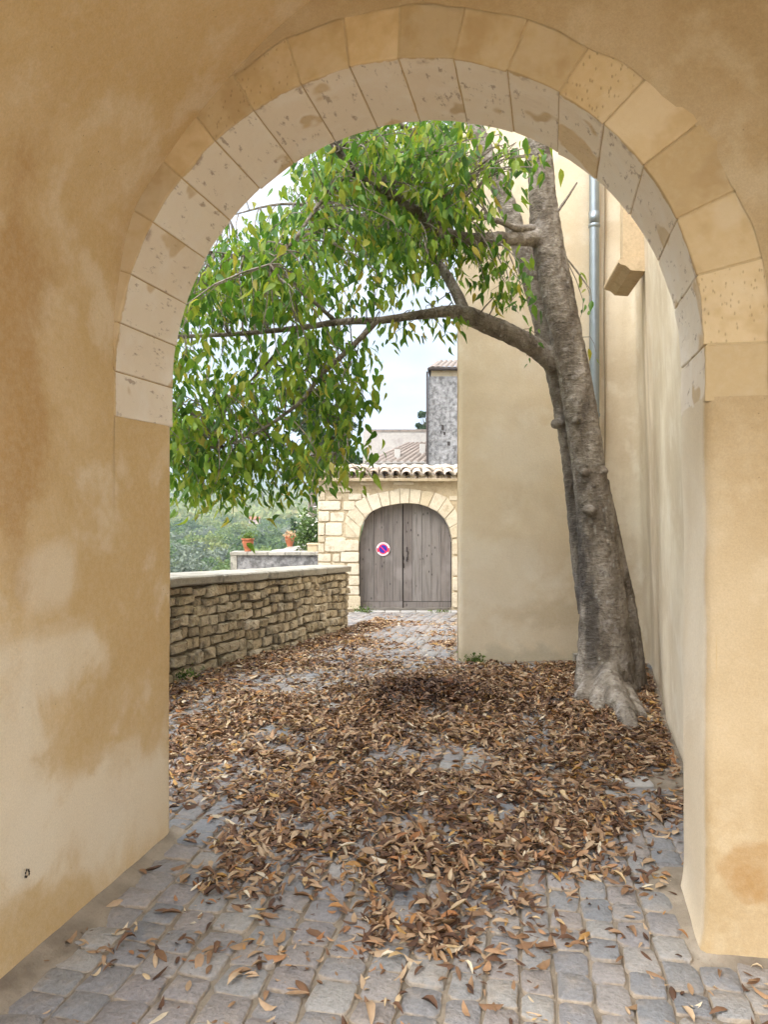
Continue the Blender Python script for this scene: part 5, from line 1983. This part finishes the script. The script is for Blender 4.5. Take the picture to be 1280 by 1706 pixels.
def tuft(name, px, py, D, label, n, size, sx, sz, mat, group=None):
    base = np.array(P(px, py, D))
    base[2] = float(gz(base[0], base[1]))
    t = thing(name, tuple(base), label, 'weed', group)
    r_ = np.random.default_rng(int(px))
    c = np.abs(r_.normal(size=(n, 3))) * np.array([sx, sx * 0.5, sz])
    c[:, 0] *= np.sign(r_.normal(size=n))
    c[:, 1] *= -1
    vv, ff = leaf_quads(c + np.array([0, 0, 0.02]), size, int(px) + 1, -0.6)
    link('foliage', fast_mesh('foliage', vv, ff, mat), t, base)
    st, sf_ = MB(), None
    for k in range(3):
        st.add(tube([Vector(base) + Vector((0.01 * k, 0, -0.01)), Vector(base) + Vector((sx * (k - 1) * 0.5, -0.01, sz * 0.8))], [0.003, 0.002], 4))
    st.build('stem', mat_moss, t)


tuft('weed_tuft', 792, 1099, 7.6, 'small green weed at the foot of the cream wall', 120, 0.018, 0.05, 0.035, mat_moss)
tuft('weed_tuft', 607, 1015, 13.3, 'green weed at the foot of the plank door, left side', 140, 0.022, 0.09, 0.05, mat_moss)
tuft('weed_tuft', 312, 1126, 6.85, 'green weed growing at the foot of the parapet wall', 120, 0.018, 0.06, 0.05, mat_moss)
tuft('weed_tuft', 738, 1013, 13.3, 'thin green weed under the right half of the plank door', 60, 0.018, 0.12, 0.02, mat_moss)
v, f = obox(W((963 - 640) / 1280 * 7.6, 7.6, 0.04), UX, -UN, UP, 0.04, 0.035, 0.05)
o = obj('concrete_block', v, f, mat_coping, None)
tag(o, 'small pale concrete block on the ground left of the trunk', 'block')

# ------------------------------------------------------------------ trees beyond


def crown_cloud(seed, n, blobs, size):
    r_ = np.random.default_rng(seed)
    pts = []
    for (bx, by, bz, br) in blobs:
        m_ = max(20, int(n * br ** 2 / sum(b[3] ** 2 for b in blobs)))
        d = r_.normal(size=(m_, 3))
        d /= np.linalg.norm(d, axis=1, keepdims=True)
        rad_ = br * r_.uniform(0.55, 1.03, size=(m_, 1))
        pts.append(d * rad_ * np.array([1, 1, 0.8]) + np.array([bx, by, bz]))
    return leaf_quads(np.vstack(pts), size, seed + 1)


variants = []
for k in range(6):
    r_ = np.random.default_rng(100 + k)
    blobs = [(r_.normal() * 0.26, r_.normal() * 0.26, 0.55 + r_.normal() * 0.16, r_.uniform(0.2, 0.36)) for _ in range(8)]
    vv, ff = crown_cloud(200 + k, 1500, blobs, 0.05)
    variants.append((vv, ff))
vm = {m_.name: [fast_mesh('crown', vv, ff, m_) for vv, ff in variants] for m_ in (mat_far_leaf, mat_olive)}
vtrunk = mesh('trunk', *tube([(0, 0, -0.15), (0.01, 0, 0.2), (0, 0.01, 0.5)], [0.035, 0.028, 0.015], 6), mat_bark)
gr2 = np.random.default_rng(55)
cnt = 0
cells = []
tries = 0
while cnt < 170 and tries < 9000:
    tries += 1
    D = 105 * (430 / 105) ** gr2.uniform()
    px = gr2.uniform(275, 545)
    xc = (px - 640) / 1280 * D
    p = W(xc, D)
    z = float(terrain_h(np.array([p.x]), np.array([p.y]))[0])
    py = 835 - (z + 3 - EYE) / D * 1280
    if py > 985 or z > -2.5:
        continue
    s = gr2.uniform(5.0, 9.5)
    if any((px - a) ** 2 + ((py - b) * 2) ** 2 < (0.22 * s / D * 1280) ** 2 for a, b in cells):
        continue
    cells.append((px, py))
    olive = gr2.uniform() < 0.25
    kind_ = 'silvery grey olive' if olive else 'rounded green'
    near_ = 'on the near valley floor' if D < 170 else 'on the middle slope of the valley' if D < 290 else 'far off on the valley slope'
    side_ = 'hard by the passage wall' if px < 335 else 'left of the urn' if px < 395 else 'above the urn' if px < 440 else 'above the ramp wall' if px < 500 else 'beside the gatehouse corner'
    lab = f'{kind_} tree {near_}, {side_}'
    t = thing('valley_tree', (p.x, p.y, z - 0.3), lab, 'tree', 'trees in the valley')
    t.scale = (s, s, s * gr2.uniform(0.75, 1.0))
    t.rotation_euler = (0, 0, gr2.uniform(0, 6.28))
    for nm, me_ in (('crown', vm[(mat_olive if olive else mat_far_leaf).name][gr2.integers(6)]), ('trunk', vtrunk)):
        o = bpy.data.objects.new(nm, me_)
        COL.objects.link(o)
        o.parent = t
    cnt += 1
# the woods farther off read as one mass
wv, wf = [], []
nv_ = 0
r_ = np.random.default_rng(91)
for k in range(2600):
    D = 380 * (2300 / 380) ** r_.uniform()
    xc = r_.uniform(-0.36, -0.02) * D
    p = W(xc, D)
    z = float(terrain_h(np.array([p.x]), np.array([p.y]))[0])
    s = r_.uniform(6, 12) * (1 + D / 1800)
    m_ = 44
    d = r_.normal(size=(m_, 3))
    d /= np.linalg.norm(d, axis=1, keepdims=True)
    c = d * s * 0.5 * r_.uniform(0.75, 1.05, size=(m_, 1)) * np.array([1, 1, 0.75]) + np.array([p.x, p.y, z + s * 0.3])
    vv, ff = leaf_quads(c, s * 0.16, k)
    wv.append(vv)
    wf.append(ff + nv_)
    nv_ += len(vv)
wood = link('woodland', fast_mesh('woodland', np.vstack(wv), np.vstack(wf), mat_far_leaf), None)
tag(wood, 'distant green woodland covering the far valley slopes', 'woodland', kind='stuff')


def pine(name, base, h, cw_, trunk_r, label, seed, flat_top=False, n=5200, low=0.35):
    t = thing(name, tuple(base), label, 'tree')
    r_ = np.random.default_rng(seed)
    b = Vector(base)
    pts = spline([(b.x, b.y, b.z - 0.5, trunk_r), (b.x + 0.02 * h, b.y, b.z + h * 0.3, trunk_r * 0.8), (b.x + 0.03 * h, b.y, b.z + h * 0.65, trunk_r * 0.55), (b.x + 0.02 * h, b.y, b.z + h * 0.92, trunk_r * 0.2)], 16)
    tk = obj('trunk', *tube(pts[:, :3], pts[:, 3], 10, True, 0.15, seed), mat_bark, t, True)
    blobs = []
    for k in range(26):
        u = r_.uniform(low, 1.0)
        w = cw_ * (0.5 + 0.5 * math.sin(math.pi * min(1, (u - low) / (1 - low) * 0.85 + 0.2))) if not flat_top else cw_
        a = r_.uniform(0, 6.28)
        rad_ = w * math.sqrt(r_.uniform(0.05, 1))
        c = (b.x + 0.02 * h + rad_ * math.cos(a), b.y + rad_ * math.sin(a), b.z + h * u)
        blobs.append((*c, cw_ * r_.uniform(0.22, 0.38)))
        if k % 2 == 0:
            st = pts[int(15 * min(0.98, max(0.25, u - 0.08)))]
            obj('branch', *tube([st[:3], (np.array(st[:3]) + np.array(c)) / 2 + np.array([0, 0, 0.1]), c], [trunk_r * 0.22, trunk_r * 0.15, trunk_r * 0.06], 5), mat_bark, t)
    vv, ff = crown_cloud(seed + 3, n, blobs, 0.085 * cw_ ** 0.5)
    bb = np.array(base)
    link('crown', fast_mesh('crown', vv - bb, ff, mat_pine), t, bb)


def ground_under(px, D):
    p = W((px - 640) / 1280 * D, D)
    return (p.x, p.y, float(terrain_h(np.array([p.x]), np.array([p.y]))[0]))


pb = ground_under(512, 27.0)
pine('pine_tree', pb, EYE + (835 - 655) / 1280 * 27 - pb[2], 1.35, 0.22, 'tall dark pine behind the hackberry crown, left of the gatehouse', 301, low=0.62)
pb = ground_under(571, 34.0)
pine('pine_tree', pb, EYE + (835 - 655) / 1280 * 34 - pb[2], 0.85, 0.16, 'slender pine crown beside the grey rendered house', 305, n=4200, low=0.45)
pb = ground_under(706, 48.0)
pine('umbrella_pine', pb, EYE + (835 - 683) / 1280 * 48 - pb[2], 0.55, 0.14, 'rounded pine top peeping out left of the tower', 311, True, 2600, 0.82)
cb_ = ground_under(489, 44.0)
cyp = thing('cypress_tree', cb_, 'small dark clipped cypress column above the terrace wall', 'tree')
ch = EYE + (835 - 864) / 1280 * 44 - cb_[2]
r_ = np.random.default_rng(77)
aa = r_.uniform(0, 6.28, 2600)
zz = r_.uniform(0.02, 1, 2600)
rr_ = 0.19 * (1 - 0.35 * zz ** 4) * r_.uniform(0.75, 1.05, 2600)
cc = np.stack([rr_ * np.cos(aa), rr_ * np.sin(aa), zz * ch], 1)
vv, ff = leaf_quads(cc, 0.06, 78)
link('crown', fast_mesh('crown', vv, ff, mat_pine), cyp, cb_)
obj('trunk', *tube([cb_, (cb_[0], cb_[1], cb_[2] + ch * 0.9)], [0.08, 0.03], 6), mat_bark, cyp)

# far pink farmhouse on the slope
fb = ground_under(424, 330.0)
zf = EYE + (835 - 878) / 1280 * 330
fbase = Vector((fb[0], fb[1], zf))
farm = thing('farmhouse', tuple(fbase), 'tiny pink farmhouse among trees on the far slope', 'house')
obj('wall', *obox(fbase + UP * 0.5, UX, -UN, UP, 2.0, 2.0, 2.9), flat('pink_render', (0.50, 0.36, 0.28), 0.9), farm)
v = [fbase + UX * a + UN * b + UP * c for a, b, c in ((-2.3, 2.3, 3.4), (2.3, 2.3, 3.4), (2.3, -2.3, 3.4), (-2.3, -2.3, 3.4), (-2.3, 0, 4.4), (2.3, 0, 4.4))]
obj('roof', v, [(0, 1, 5, 4), (2, 3, 4, 5), (0, 4, 3), (1, 2, 5)], mat_terra, farm)
for q in (-1.1, 0.2):
    wn = obj('window', *obox(fbase + UX * q + UN * 2.01 + UP * 1.6, UX, UP, UN, 0.35, 0.7, 0.03), mat_glass, farm)
    obj('shutter', *obox(fbase + UX * (q - 0.6) + UN * 2.02 + UP * 1.6, UX, UP, UN, 0.2, 0.7, 0.03), mat_white, wn)

# ------------------------------------------------------------------ air
hv, hf = box(-3700, 3700, -3700, 3700, -60, 330)
haze = obj('haze', hv, hf, bpy.data.materials.new('valley_air'), None)
tag(haze, 'thin blue air filling the valley', kind='stuff')
hm = haze.data.materials[0]
hm.use_nodes = True
ht = hm.node_tree
ht.nodes.clear()
ho = ht.nodes.new('ShaderNodeOutputMaterial')
hp_ = ht.nodes.new('ShaderNodeVolumePrincipled')
hp_.inputs['Color'].default_value = (0.70, 0.83, 1.0, 1)
hp_.inputs['Density'].default_value = 0.00042
hp_.inputs['Anisotropy'].default_value = 0.0
ht.links.new(hp_.outputs[0], ho.inputs['Volume'])
